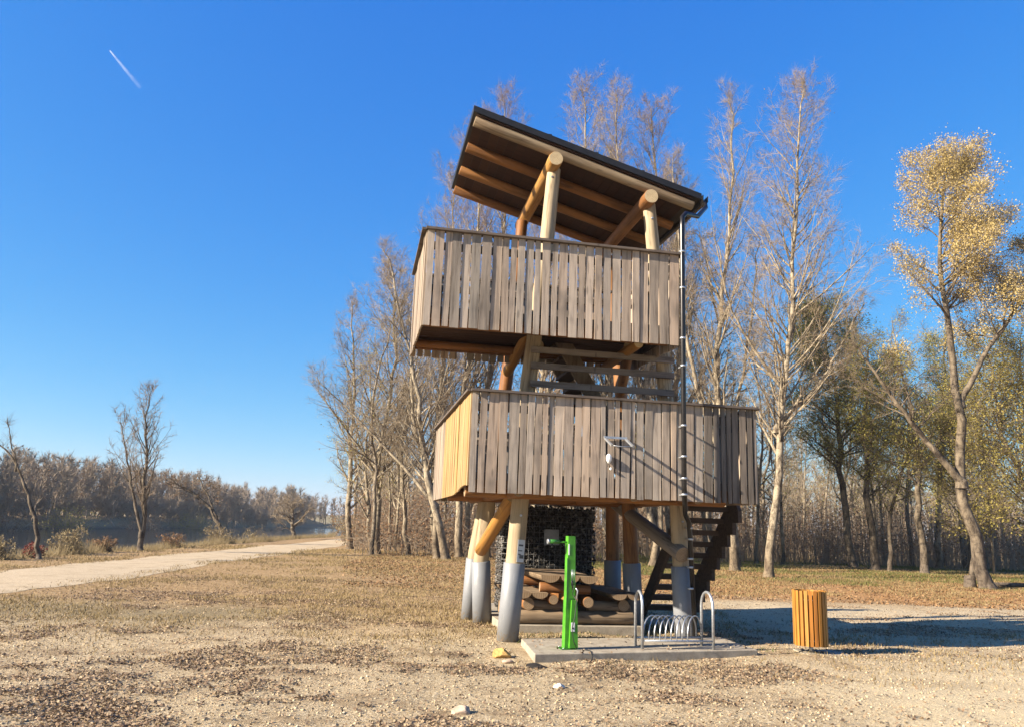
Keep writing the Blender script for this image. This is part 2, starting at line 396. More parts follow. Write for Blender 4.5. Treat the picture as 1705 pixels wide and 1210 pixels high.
def groundmat():
    m_, t, b = mat('ground')
    g = t.nodes.new('ShaderNodeNewGeometry'); P = g.outputs['Position']
    sx = t.nodes.new('ShaderNodeSeparateXYZ'); t.links.new(P, sx.inputs[0])
    fine = noise(t, P, 45, 5, 0.75); mid = noise(t, P, 9, 5, 0.7); big = noise(t, P, 1.3, 5, 0.65); huge = noise(t, P, 0.33, 4, 0.6)
    grav = ramp(t, fine, [(0.34, (0.17, 0.11, 0.055)), (0.46, (0.42, 0.32, 0.185)), (0.58, (0.57, 0.47, 0.315)), (0.72, (0.74, 0.62, 0.43))])
    soil = ramp(t, mid, [(0.3, (0.13, 0.085, 0.05)), (0.5, (0.25, 0.175, 0.10)), (0.7, (0.40, 0.31, 0.19))])
    gm = ramp(t, big, [(0.50, (0, 0, 0)), (0.64, (.8, .8, .8))])
    near = mix(t, gm, grav, soil)
    dry = ramp(t, mid, [(0.28, (0.15, 0.09, 0.045)), (0.5, (0.34, 0.225, 0.11)), (0.72, (0.52, 0.39, 0.22))])
    def zone(sock, a, b_):
        mr = N(t, 'ShaderNodeMapRange'); mr.inputs['From Min'].default_value = a; mr.inputs['From Max'].default_value = b_
        t.links.new(sock, mr.inputs['Value']); return mr.outputs[0]
    def add(a, b_, k):
        n = N(t, 'ShaderNodeMath', operation='MULTIPLY_ADD', n_1=k); t.links.new(b_, n.inputs[0]); t.links.new(a, n.inputs[2]); return n.outputs[0]
    yn = add(sx.outputs['Y'], huge, 6.0); xn = add(sx.outputs['X'], huge, 5.0)
    c = mix(t, zone(yn, 14.5, 18.5), near, dry)
    # pale gravel drive crossing behind the tower to the right
    def band(lo, hi, s):
        a = zone(yn, lo - s, lo + s); b2 = zone(yn, hi + s, hi - s)
        n = N(t, 'ShaderNodeMath', operation='MULTIPLY'); t.links.new(a, n.inputs[0]); t.links.new(b2, n.inputs[1]); return n.outputs[0]
    rgt = zone(xn, 3.5, 7.5)
    bm = N(t, 'ShaderNodeMath', operation='MULTIPLY'); t.links.new(band(15.5, 23.0, 1.2), bm.inputs[0]); t.links.new(rgt, bm.inputs[1])
    c = mix(t, bm.outputs[0], c, mix(t, 0.25, grav, (0.62, 0.52, 0.36)))
    sd = N(t, 'ShaderNodeMath', operation='MULTIPLY'); t.links.new(zone(xn, 5.2, 7.0), sd.inputs[0]); t.links.new(zone(yn, 14.5, 12.0), sd.inputs[1])
    c = mix(t, sd.outputs[0], c, mix(t, 0.55, grav, (0.66, 0.55, 0.36)))
    # leaf covered strip and green grass below the wood
    lo = ramp(t, mid, [(0.3, (0.22, 0.11, 0.045)), (0.6, (0.46, 0.27, 0.12)), (0.8, (0.55, 0.36, 0.18))])
    bl = N(t, 'ShaderNodeMath', operation='MULTIPLY'); t.links.new(zone(yn, 22.5, 25), bl.inputs[0]); t.links.new(zone(xn, 1, 5), bl.inputs[1])
    c = mix(t, bl.outputs[0], c, lo)
    gg = ramp(t, mid, [(0.3, (0.09, 0.09, 0.03)), (0.55, (0.17, 0.17, 0.055)), (0.75, (0.30, 0.24, 0.10))])
    gr2 = N(t, 'ShaderNodeMath', operation='MULTIPLY'); t.links.new(zone(yn, 31, 35), gr2.inputs[0]); t.links.new(zone(xn, 4, 9), gr2.inputs[1])
    gp = N(t, 'ShaderNodeMath', operation='MULTIPLY'); t.links.new(gr2.outputs[0], gp.inputs[0]); t.links.new(ramp(t, big, [(0.40, (1, 1, 1)), (0.56, (0.25, 0.25, 0.25))]), gp.inputs[1])
    c = mix(t, gp.outputs[0], c, gg)
    # cast shadow at the left edge, painted into the ground colour
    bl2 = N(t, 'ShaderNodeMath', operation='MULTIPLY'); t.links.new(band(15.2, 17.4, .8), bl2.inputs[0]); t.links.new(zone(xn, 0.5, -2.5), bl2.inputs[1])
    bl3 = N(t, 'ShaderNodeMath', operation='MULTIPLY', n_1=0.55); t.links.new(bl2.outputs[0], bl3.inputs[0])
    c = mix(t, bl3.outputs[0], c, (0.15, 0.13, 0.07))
    # far bank, mud under water
    c = mix(t, zone(sx.outputs['Z'], -0.35, -0.75), c, (0.13, 0.10, 0.07))
    c = mix(t, zone(sx.outputs['Y'], 90, 200), c, (0.20, 0.17, 0.10))
    t.links.new(c, b.inputs['Base Color']); b.inputs['Roughness'].default_value = 0.95; b.inputs['Specular IOR Level'].default_value = 0.1
    hb = add(mid, fine, 0.6)
    bump(t, b, hb, 1.0, 0.035)
    return m_
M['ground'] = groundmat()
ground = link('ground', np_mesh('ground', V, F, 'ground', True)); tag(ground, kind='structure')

def watermat():
    m_, t, b = mat('lake_water')
    g = t.nodes.new('ShaderNodeNewGeometry'); mp = N(t, 'ShaderNodeMapping'); mp.inputs['Scale'].default_value = (1.0, 0.5, 1)
    t.links.new(g.outputs['Position'], mp.inputs['Vector'])
    n = noise(t, mp.outputs[0], 2.2, 4, 0.6)
    b.inputs['Base Color'].default_value = (0.012, 0.022, 0.03, 1); b.inputs['Roughness'].default_value = 0.08
    b.inputs['IOR'].default_value = 1.33
    bump(t, b, n, 0.3, 0.06); return m_
M['water'] = watermat()
wv_ = MB().add([(-60, -60, -0.8), (-15.5, -60, -0.8), (-15.5, 224, -0.8), (-60, 224, -0.8)], [(0, 1, 2, 3)])
tag(wv_.obj('water', 'water'), kind='structure')

def pathmat():
    m_, t, b = mat('gravel_path')
    g = t.nodes.new('ShaderNodeNewGeometry'); P = g.outputs['Position']
    f_ = noise(t, P, 30, 4, 0.7); n = noise(t, P, 1.4, 5, 0.65)
    c = ramp(t, f_, [(0.32, (0.42, 0.32, 0.20)), (0.55, (0.60, 0.48, 0.32)), (0.72, (0.70, 0.58, 0.41))])
    c = mix(t, ramp(t, n, [(0.5, (0, 0, 0)), (0.68, (0.6, 0.6, 0.6))]), c, (0.34, 0.26, 0.15))
    t.links.new(c, b.inputs['Base Color']); b.inputs['Roughness'].default_value = 0.95; b.inputs['Specular IOR Level'].default_value = 0.1
    bump(t, b, f_, 0.7, 0.02); return m_
M['path'] = pathmat()
yp = np.concatenate([np.arange(8, 40, 0.3), np.arange(40, 160, 1.5)])
xl = -12.75 - 0.028 * np.clip(yp - 20, 0, 200) + 0.3 * (vnoise(yp, yp * 0, 2.8, 21) - .5); xr = -9.45 - 0.028 * np.clip(yp - 20, 0, 200) + 0.35 * (vnoise(yp, yp * 0, 2.5, 22) - .5) + .12 * (vnoise(yp, yp * 0, .5, 23) - .5)
rows = []
for fr in np.linspace(0, 1, 7):
    xx = xl + (xr - xl) * fr; rows.append(np.stack([xx, yp, H(xx, yp) + 0.02 - 0.015 * (fr in (0, 1))], -1))
V = np.stack(rows, 1); ny_, nx_ = len(yp), 7
i, j = np.meshgrid(np.arange(nx_ - 1), np.arange(ny_ - 1)); b0 = (j * nx_ + i).ravel()
tag(link('path', np_mesh('path', V, np.stack([b0, b0 + 1, b0 + nx_ + 1, b0 + nx_], -1), 'path', True)), kind='structure')

# ------------------------------------------------------------------ the tower
YAW = 0.1863
tower = empty('observation_tower', (-0.5269, 10.4575, 0), YAW)
tag(tower, 'two storey wooden lookout tower of logs and vertical boards with tilted black roof', 'tower')
rng = random.Random(11)

def log(name, pts, r, mats, parent=tower, n=14, capmi=1, jit=0.03, rings=9):
    """a log through the given points; r = radius at start and end"""
    pts = [Vector(p) for p in pts]
    P_ = []
    L = sum((pts[k + 1] - pts[k]).length for k in range(len(pts) - 1))
    for k in range(len(pts) - 1):
        q = max(2, int(rings * (pts[k + 1] - pts[k]).length / L) + 1)
        for a in range(q): P_.append(pts[k].lerp(pts[k + 1], a / q))
    P_.append(pts[-1])
    kk = len(P_)
    rr = [r[0] + (r[1] - r[0]) * a / (kk - 1) for a in range(kk)]
    d0 = (P_[1] - P_[0]).normalized(); d1 = (P_[-1] - P_[-2]).normalized()
    P_ = [P_[0], P_[0] + d0 * 0.012] + P_[1:-1] + [P_[-1] - d1 * 0.012, P_[-1]]
    rr = [rr[0] * .95, rr[0]] + rr[1:-1] + [rr[-1], rr[-1] * .95]
    # local frame along the log so that the grain follows it
    ax = (pts[-1] - pts[0]).normalized(); qt = ax.to_track_quat('Z', 'Y'); inv = qt.inverted()
    mb = MB().tube([inv @ (p - pts[0]) for p in P_], rr, n, 0, True, capmi, jit, rng)
    o = mb.obj(name, mats, parent); o.location = pts[0]; o.rotation_mode = 'QUATERNION'; o.rotation_quaternion = qt
    return o

def board_mesh(wd, ht, th, wav=0.006, tilt=0.0, mat_='board', nseg=7):
    mb = MB(); vs_ = []
    pl = rng.uniform(0, 6); pr = rng.uniform(0, 6); al = rng.uniform(0.2, 1) * wav; ar = rng.uniform(0.2, 1) * wav
    cup = rng.uniform(-0.004, 0.004)
    for k in range(nseg + 1):
        z = ht * k / nseg
        a = -wd / 2 + al * math.sin(pl + z * 3.1) + rng.uniform(-.2, .2) * wav
        b = wd / 2 + ar * math.sin(pr + z * 2.6) + rng.uniform(-.2, .2) * wav
        yb = cup * math.sin(math.pi * k / nseg)
        vs_ += [(a, yb, z), (b, yb, z), (b, yb + th, z), (a, yb + th, z)]
    fs_ = []
    for k in range(nseg):
        for j in range(4): fs_.append((k * 4 + j, k * 4 + (j + 1) % 4, k * 4 + 4 + (j + 1) % 4, k * 4 + 4 + j))
    fs_ += [(3, 2, 1, 0), (nseg * 4, nseg * 4 + 1, nseg * 4 + 2, nseg * 4 + 3)]
    return mb.add(vs_, fs_).mesh('board', mat_)

def railing(parent, p0, p1, z0, h, wmin, wmax, gap, mats, label, outward, skip=(), zfun=None, capover=0.03, light=None):
    """vertical board railing from p0 to p1 (xy); outward = side the boards are nailed on"""
    p0 = Vector((*p0, 0)); p1 = Vector((*p1, 0)); d = (p1 - p0); L = d.length; d.normalize()
    nrm = Vector((d.y, -d.x, 0)) * outward
    ang = math.atan2(d.y, d.x)
    mb = MB()
    for zz in (z0 + 0.22, z0 + h - 0.20):          # two rails behind the boards
        mb.beam(p0 - nrm * 0.045 + Vector((0, 0, zz)) + d * .05, p1 - nrm * 0.045 + Vector((0, 0, zz)) - d * .05, 0.05, 0.10)
    rail = mb.obj('railing', 'cap', parent); tag(rail, label)
    cm = MB().beam(p0 - d * capover * .4 + Vector((0, 0, z0 + h + 0.018)), p1 + d * capover * .4 + Vector((0, 0, z0 + h + 0.018)), 0.13, 0.032)
    cm.obj('cap_rail', 'cap', rail)
    x = 0.0; k = 0
    while x < L - 0.03:
        wd = rng.uniform(wmin, wmax); 
        if x + wd > L - wmin * .5: wd = L - x
        if k not in skip:
            zz, hh = z0, h
            if zfun: dz = zfun((x + wd / 2) / L); zz += dz; hh -= dz
            else: dz = rng.uniform(-.008, .008); zz += dz; hh -= dz
            mt = mats if isinstance(mats, str) else mats((x + wd / 2) / L)
            wvy = 0.007 if gap > 0.01 else 0.003
            o = link('board', board_mesh(wd - gap * rng.uniform(.5, 1.5), hh, 0.024, wvy, mat_=mt), rail)
            c = p0 + d * (x + wd / 2)
            o.location = (c.x, c.y, zz)
            if outward < 0: o.location = o.location + nrm * 0.024
            else: o.location = o.location + nrm * rng.uniform(0.002, 0.016)
            o.rotation_euler = (rng.uniform(-.004, .004), rng.uniform(-.006, .006), ang)
        x += wd; k += 1
    return rail

W1, D1, Z1, HR = 4.16, 4.75, 2.018, 1.35
UX, UY, W2, D2, Z2 = -0.75, -0.137, 3.68, 2.085, 4.195
fmat = lambda s: 'board_grey' if s > 0.745 and rng.random() < .8 else 'board'  # mostly darker grey boards towards the right end
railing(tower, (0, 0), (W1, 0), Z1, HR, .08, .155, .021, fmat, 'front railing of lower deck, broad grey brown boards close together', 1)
def arch(s):    # side boards end in a shallow curve near the front corner
    return 0.10 * math.exp(-((s - 0.93) / 0.16) ** 2) if s > .4 else 0.0
def sidemat(s): return 'board_yellow' if s > 0.34 else 'board_pale'
railing(tower, (0, D1), (0, 0), Z1, HR, .12, .17, .008, sidemat, 'side railing of lower deck, boards bleached yellow by the sun', 1, zfun=arch)
railing(tower, (W1, 0), (W1, 1.25), Z1, HR, .12, .16, .012, 'board', 'short side railing of lower deck by the stairs', 1)
railing(tower, (3.5, D1), (0, D1), Z1, HR, .12, .16, .016, 'board', 'back railing of lower deck', 1)
railing(tower, (UX, UY), (UX + W2, UY), Z2, HR, .10, .16, .022, 'board', 'front railing of upper deck, grey boards with wavy gaps', 1)
railing(tower, (UX, UY + D2), (UX, UY), Z2, HR, .13, .18, .010, 'board_pale', 'side railing of upper deck, pale boards', 1)
railing(tower, (UX + W2, UY), (UX + W2, UY + D2), Z2, HR, .12, .16, .02, 'board', 'right side railing of upper deck', 1)
railing(tower, (UX + W2 - .35, UY + D2), (UX, UY + D2), Z2, HR, .12, .15, .022, 'board', 'back railing of upper deck with one board missing', 1, skip=(18,))

# decks: floor boards as parts along x, joists as logs
def deck(x0, x1, y0, y1, z, label, cut=None):
    fr = MB()
    for yy in (y0 + .07, y1 - .07): fr.beam((x0 + .06, yy, z - .09), (x1 - .06, yy, z - .09), .07, .12)
    o = fr.obj('deck_frame', 'honeybrown', tower); tag(o, label)
    y = y0 + .05; me = None
    while y < y1 - .08:
        xe = x1 if (cut is None or y < cut[1]) else cut[0]
        b = MB().box((x0 + .03, 0.003, 0), (xe - .03, .135, .028)); ob = b.obj('floor_board', 'shadedeck', o)
        ob.location = (0, y, z); y += .145
deck(0, W1, 0, D1, Z1 + .22, 'lower deck of planks coloured dark for the shade below', cut=(3.5, 1.25))
deck(UX, UX + W2, UY, UY + D2, Z2 + .26, 'upper deck of planks coloured dark for the shade below')
for yy, r_ in ((.18, .08), (1.72, .06)): log('bearer', [(UX + .05, yy, Z2 + .225 - r_), (UX + W2 - .05, yy, Z2 + .225 - r_)], (r_, r_), ['honeybrown', 'enddark'])
for (xx, z_, ys_, r_) in ((1.12, Z2 + .12, 1.0, .09), (2.42, Z2 + .06, .12, .075)): log('joist', [(xx, ys_, z_), (xx + .08, 2.1, z_)], (r_, r_), ['honey', 'end'])
for yy in (.75, 2.9): log('bearer', [(.06, yy, Z1 + .06), (4.0 if yy < 1 else 3.5, yy, Z1 + .06)], (.10, .095), ['honeybrown', 'enddark'])
for xx in (.72, 2.35, 3.3): log('joist', [(xx, .12, Z1 + .06), (xx, D1 - .2, Z1 + .06)], (.095, .09), ['honeybrown', 'enddark'])

# main legs, each one log from the ground to the roof, grey sleeve at the foot
def leg(name, pts, r, sleeve_top, mats, label=None, sr=.155):
    o = log(name, pts, r, mats, n=16, jit=.025, rings=14)
    if label: tag(o, label)
    a = Vector(pts[0]); b = Vector(pts[1]); k = sleeve_top / (b.z - a.z)
    e = a.lerp(b, k); inv = o.rotation_quaternion.inverted()
    s = MB(); q0 = inv @ (a - a + Vector((0, 0, -.02))); q1 = inv @ (e - a)
    s.tube([q0, q0.lerp(q1, .5), q1 - (q1 - q0).normalized() * .004, q1], [sr, sr, sr, sr - .008], 28, 0, True)
    s.obj('sleeve', 'sleeve', o)
    return o
legFL = leg('leg', [(.80, 1.0, 0), (.91, .95, 1.98), (.95, .88, 3.60), (1.02, .82, 4.45), (1.15, .72, 5.95), (1.22, .68, 7.08)], (.135, .105), 1.08, ['cream', 'end'], 'front left leg log, peeled and pale, standing in a grey sleeve')
legFR = leg('leg', [(3.46, .95, 0), (3.34, .92, 1.95), (3.12, .86, 3.7), (3.06, .84, 4.4), (2.87, .72, 6.0), (2.78, .66, 6.66)], (.13, .10), 1.10, ['cream', 'end'])
leg('leg', [(.78, 3.14, 0), (.70, 3.05, 1.0), (.80, 3.0, 2.15)], (.135, .12), 1.0, ['cream', 'end'], sr=.16)
log('post', [(.80, 3.0, 2.15), (1.0, 2.75, 4.4), (1.14, 2.72, 7.0)], (.12, .10), ['honeybrown', 'end'])
leg('leg', [(.62, 3.62, 0), (.66, 3.55, 1.1), (.82, 3.5, 2.2)], (.12, .11), 1.02, ['cream', 'end'], sr=.14)
leg('leg', [(3.27, 2.62, 0), (3.16, 2.62, 2.0), (3.0, 2.7, 4.3), (2.8, 2.75, 6.5)], (.13, .10), 1.05, ['honeybrown', 'end'])
leg('leg', [(3.25, 3.7, 0), (3.2, 3.65, 2.2)], (.125, .12), 1.05, ['honeybrown', 'end'])
# papers nailed on the front left leg
pm = MB().box((-.055, -.004, 0), (.055, 0, .31), 0)
for (a, b, c, d) in ((-.04, .22, .03, .245), (-.045, .15, .02, .165), (-.02, .05, .045, .10), (-.045, .10, .0, .115)): pm.box((a, -.007, b), (c, -.0045, d), 1)
po = pm.obj('notice', ['paper', 'print'], tower); po.location = (.905, .80, 1.10); po.rotation_euler = (0, .05, .25)

# braces between legs
log('brace', [(.66, 2.85, 1.18), (.80, .98, 2.02)], (.105, .10), ['honey', 'end'])
log('brace', [(3.33, .72, 1.27), (3.12, 3.2, 2.05)], (.12, .11), ['greylog', 'enddark'])
log('brace', [(.90, 2.35, 4.13), (1.0, .95, 4.56)], (.09, .085), ['honey', 'end'])
log('brace', [(3.02, 2.7, 3.95), (2.55, .9, 4.4)], (.09, .085), ['honeybrown', 'end'])

for (x_, y_, z_) in ((.99, .83, 4.35), (.93, .87, 3.4), (1.17, .59, 6.9), (3.36, .79, 1.75), (2.80, .57, 6.4), (3.05, .73, 4.2), (3.12, .74, 3.6), (.90, .81, 1.75)):
    MB().tube([(x_, y_ - .012, z_), (x_, y_ + .03, z_)], .016, 6).obj('bolt', 'galv', tower)
# roof
def roofz(x): return 7.81 - .271 * (x + .11)
roof = MB()
x0, x1, y0, y1 = -.12, 3.55, .38, 3.25; th = .10
roof.add([(x0, y0, roofz(x0)), (x1, y0, roofz(x1)), (x1, y1, roofz(x1)), (x0, y1, roofz(x0)),
          (x0, y0, roofz(x0) - th), (x1, y0, roofz(x1) - th), (x1, y1, roofz(x1) - th), (x0, y1, roofz(x0) - th)],
         [(0, 1, 2, 3), (7, 6, 5, 4), (4, 5, 1, 0), (5, 6, 2, 1), (6, 7, 3, 2), (7, 4, 0, 3)])
ro = roof.obj('roof', 'black', tower); tag(ro, 'tilted roof covered with black bitumen sheet')
sl_ = math.atan(.271)
x = x0 + .05; k = 0
while x < x1 - .14:     # soffit boards across the rafters, shade put into their dark colour
    b = MB().box((0.002, y0 + .03, -.022), (.148, y1 - .03, 0)); ob = b.obj('soffit_board', 'shadedeck', ro)
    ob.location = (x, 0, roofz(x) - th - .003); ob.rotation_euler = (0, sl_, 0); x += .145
fl = MB()
for k in range(4):      # standing laps of the roofing felt
    xx = x0 + .75 * (k + .6); fl.beam((xx, y0, roofz(xx) + .006), (xx, y1, roofz(xx) + .006), .05, .012)
fl.obj('felt_lap', 'black', ro)
ry = [.50, 1.36, 2.22, 3.06]
for k, yy in enumerate(ry):
    log('rafter', [(x0 + .03, yy, roofz(x0) - th - .10), (x1 - .10, yy, roofz(x1 - .1) - th - .10)], (.082, .075), [('frontlog' if k == 0 else 'honeybrown'), 'end'], parent=ro)
log('cross_beam', [(1.17, .34, 7.09), (1.22, 3.3, 7.13)], (.112, .105), ['honey', 'end'], parent=ro)
log('cross_beam', [(2.70, .34, 6.66), (2.80, 3.3, 6.70)], (.115, .105), ['honeybrown', 'end'], parent=ro)
gut = MB(); zz = roofz(x1) - .10
prof = [(-.0, .06), (-.0, -.05), (.02, -.08), (.065, -.08), (.085, -.05), (.085, .04), (.077, .04), (.077, -.045), (.06, -.07), (.025, -.07), (.008, -.045), (.008, .06)]
vs_ = [(x1 + a, y0 - .05, zz + b) for a, b in prof] + [(x1 + a, y1 + .03, zz + b) for a, b in prof]; n_ = len(prof)
gut.add(vs_, [(q, (q + 1) % n_, n_ + (q + 1) % n_, n_ + q) for q in range(n_)] + [tuple(range(n_))[::-1], tuple(range(n_, 2 * n_))])
gut.obj('gutter', 'pipe', ro)

# downpipe from the gutter to the ground in front of the right leg
dp = MB()
dp.tube([(x1 + .042, .36, zz - .07), (x1 + .04, .33, zz - .15), (3.35, .10, 6.30), (3.05, -.13, 6.22), (2.985, -.17, 6.14), (2.975, -.18, 6.0), (2.975, -.17, 2.2), (3.0, -.13, 2.02),
         (3.30, .56, 1.86), (3.40, .66, 1.74), (3.42, .68, 1.6), (3.50, .70, .12)], .036, 12)
dpo = dp.obj('downpipe', 'pipe', tower)
for (x_, y_, z_) in [(2.975, -.175, q) for q in (5.6, 5.05, 4.3, 3.9, 3.05, 2.62, 2.32, 2.1)] + [(3.425, .68, q) for q in (1.66, 1.5, 1.22, 1.1, .8)]:
    c = MB().tube([(x_, y_, z_ - .014), (x_, y_, z_ + .014)], .044, 12); c.box((x_ - .01, y_ + .04, z_ - .01), (x_ + .01, y_ + .16, z_ + .01)); c.obj('pipe_clip', 'galv', dpo)

# horizontal guard rails between the decks
for zz in (4.17, 3.93, 3.66): 
    g = MB().beam((-.05 + .02, 0, 0), (2.22, 0, -.0), .03, .095); o = g.obj('guard_rail', 'rail', tower); o.location = (.98, .70, zz)

# outer stairs, climbing towards the camera side
def stair(x0, x1, ya, za, yb, zb, n, label, name='stairs', thick=.085, run=.27):
    st = MB()
    st.beam((x0, ya, za - .06), (x0, yb, zb - .06), .055, .25)
    yz = []                       # right cheek: solid plate with a stepped underside
    for k in range(n + 1):
        q = k / n; y_ = ya + (yb - ya) * q; z_ = za + (zb - za) * q; yz.append((y_ + .02, z_ + .06))
    for k in range(n, 0, -1):
        q = k / n; q2 = (k - 1) / n; y_ = ya + (yb - ya) * q - .16; z_ = za + (zb - za) * q - .24; z2 = za + (zb - za) * q2 - .24
        yz += [(y_, z_), (y_, z2)]
    yz = [(a, max(b, .0)) for a, b in yz]
    m_ = len(yz)
    for k in range(1): st.add([(x1 - .03, a, b) for a, b in yz] + [(x1 + .03, a, b) for a, b in yz], [tuple(range(m_)), tuple(range(m_, 2 * m_))[::-1]] + [(q, m_ + q, m_ + (q + 1) % m_, (q + 1) % m_) for q in range(m_)])
    o = st.obj(name, 'stair', tower); tag(o, label)
    for k in range(n):
        q = (k + .6) / n; b = MB().box((x0 + .03, -run / 2, 0), (x1 - .03, run / 2, thick)); t_ = b.obj('tread', 'stair', o)
        t_.location = (0, ya + (yb - ya) * q, za + (zb - za) * q)
    return o
stair(3.66, 4.46, 3.45, .12, 1.30, 2.20, 11, 'open wooden stairs up to the lower deck')
# inner flight from the lower to the upper deck, leaning left
st = MB()
for yy in (1.35, 2.15): st.beam((2.40, yy, 3.15), (1.52, yy, 4.62), .24, .06, upv=(0, 1, 0))
so_ = st.obj('stairs', 'oldlog', tower); tag(so_, 'steep inner stairs between the two decks')
for k in range(7):
    q = (k + .5) / 7; b = MB().box((-.13, 1.39, 0), (.13, 2.11, .05)); t_ = b.obj('tread', 'stair', so_)
    t_.location = (2.44 - .88 * q - .06, 0, 3.05 + 1.47 * q)
for yy in (1.35, 2.15): MB().beam((3.1, yy, 2.26), (2.40, yy, 3.15), .24, .06, upv=(0, 1, 0)).obj('stair_foot', 'oldlog', so_)

# metal bracket with insulator on the front railing
br = empty('wall_bracket'); tag(br, 'galvanised metal bracket with white insulator on the lower deck boards', 'bracket')
br.location = tower.location; br.rotation_euler = tower.rotation_euler
b = MB()
b.beam((1.87, -.03, 2.83), (1.87, -.03, 2.60), .035, .006); b.beam((2.17, -.03, 2.83), (2.17, -.03, 2.60), .035, .006)
b.beam((1.855, -.05, 2.84), (2.185, -.05, 2.84), .03, .03)
b.obj('frame', 'galv', br)
for xx in (1.87, 2.17):
    a = MB().beam((xx, -.05, 2.83), (xx + .01, -.34, 2.70), .028, .028); a.obj('arm', 'galv', br)
c = MB().tube([(1.87, -.33, 2.705), (2.02, -.36, 2.69), (2.18, -.33, 2.705)], .006, 6); c.obj('wire', 'galv', br)
c = MB().tube([(1.93, -.045, 2.48), (1.93, -.047, 2.52), (1.93, -.05, 2.56), (1.93, -.047, 2.60), (1.93, -.045, 2.615)], [.012, .034, .04, .03, .01], 12); c.obj('insulator', 'white', br)
c = MB().tube([(1.96, -.04, 2.39), (1.96, -.045, 2.41), (1.96, -.04, 2.43)], [.008, .02, .008], 10); c.obj('insulator', 'white', br)
c = MB().tube([(1.87, -.04, 2.62), (1.90, -.05, 2.56), (1.93, -.04, 2.48), (1.96, -.04, 2.40)], .005, 6); c.obj('cable', 'rubber', br)

# ------------------------------------------------------------------ gabion column under the tower
def T2W(x, y, z=0):
    v = Vector((x, y, 0)); v.rotate(Matrix.Rotation(YAW, 3, 'Z')); return (v.x - .5269, v.y + 10.4575, z)
gab = empty('gabion_pillar', T2W(0, 0), YAW); tag(gab, 'dark pillar of pebbles packed in wire mesh beneath the tower', 'gabion')
gx0, gx1, gy0, gy1, gh = 1.22, 3.0, 4.0, 4.62, 2.0
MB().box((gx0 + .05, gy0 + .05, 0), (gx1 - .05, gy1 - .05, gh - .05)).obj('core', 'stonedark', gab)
nr = np.random.RandomState(5)
ico = np.array([(0, 0, 1), (.9, 0, .1), (0, .9, -.1), (-.9, 0, .1), (0, -.9, -.1), (0, 0, -1)], float)
icf = np.array([(0, 1, 2), (0, 2, 3), (0, 3, 4), (0, 4, 1), (5, 2, 1), (5, 3, 2), (5, 4, 3), (5, 1, 4)])
def pebbles(name, P, S, mats, parent=None, flat=.6):
    n = len(P); base = ico[None] * (1 + .35 * nr.uniform(-1, 1, (n, 6, 1))) * S[:, None, None]
    a = nr.uniform(0, 6.28, n); ca, sa = np.cos(a), np.sin(a)
    x = base[..., 0] * ca[:, None] - base[..., 1] * sa[:, None]; y = base[..., 0] * sa[:, None] + base[..., 1] * ca[:, None]
    z = base[..., 2] * flat
    V = np.stack([x, y, z], -1) + P[:, None, :]
    F = icf[None] + (np.arange(n) * 6)[:, None, None]
    me = np_mesh(name, V, F.reshape(-1, 3), mats, True)
    return link(name, me, parent)
pts = []
for (ax, n) in (('f', 3600), ('l', 1100)):
    if ax == 'f': P = np.stack([nr.uniform(gx0, gx1, n), np.full(n, gy0 + .03) + nr.uniform(-.015, .02, n), nr.uniform(.03, gh - .02, n)], -1)
    else: P = np.stack([np.full(n, gx0 + .03) + nr.uniform(-.015, .02, n), nr.uniform(gy0, gy1, n), nr.uniform(.03, gh - .02, n)], -1)
    pts.append(P)
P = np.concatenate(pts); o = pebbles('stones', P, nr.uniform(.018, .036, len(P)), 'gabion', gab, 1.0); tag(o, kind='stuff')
wm = MB()
for k in range(int((gx1 - gx0) / .1) + 1): wm.tube([(gx0 + k * .1, gy0 - .015, 0), (gx0 + k * .1, gy0 - .015, gh)], .003, 4)
for k in range(int(gh / .1) + 1): wm.tube([(gx0 - .012, gy0 - .018, k * .1), (gx1, gy0 - .018, k * .1)], .003, 4); wm.tube([(gx0 - .015, gy0, k * .1), (gx0 - .015, gy1, k * .1)], .003, 4)
tag(wm.obj('wire_mesh', 'wire', gab), kind='stuff')
sg = MB().box((2.0, gy0 - .06, 1.28), (2.28, gy0 - .045, 1.56)); so2 = sg.obj('small_sign', 'signgrey'); so2.location = T2W(0, 0); so2.rotation_euler = (0, 0, YAW)
tag(so2, 'small blank grey plate hung on the pebble pillar', 'plate')

# ------------------------------------------------------------------ concrete pad, log table and benches
pad = MB().box((.92, 1.78, -.1), (3.12, 5.2, .12)); po = pad.obj('concrete_base', 'concrete'); po.location = T2W(0, 0); po.rotation_euler = (0, 0, YAW)
tag(po, 'low concrete platform under the log table', 'platform')
tb = empty('log_picnic_table', T2W(0, 0), YAW); tag(tb, 'rustic picnic table with two benches built of thick logs beneath the tower', 'picnic table')
def tlog(name, p, q, r, m2=('oldlog', 'enddark')): return log(name, [p, q], (r, r * .95), list(m2), parent=tb, n=14, jit=.03, rings=6)
for yy in (2.02, 3.55):
    tlog('base_log', (1.12, yy, .225), (3.02, yy, .225), .105, ('oldlog', 'enddark'))
    tlog('support_log', (1.38, yy + .05, .40), (2.02, yy + .05, .38), .085)
    tlog('support_log', (2.28, yy + .05, .40), (2.98, yy + .05, .38), .085)
    tlog('support_log', (1.50, yy + .06, .67), (2.30, yy - .04, .65), .08, ('honeybrown', 'enddark'))
    tlog('post_log', (1.95, yy + .1, .30), (1.95, yy + .1, .72), .13, ('honey', 'end'))
for xx, zz, rr in ((1.68, .50, .075), (1.98, .50, .09), (2.24, .47, .085), (1.95, .32, .09)): tlog('long_log', (xx, 1.86, zz), (xx + .02, 3.7, zz), rr, ('honeybrown', 'enddark'))
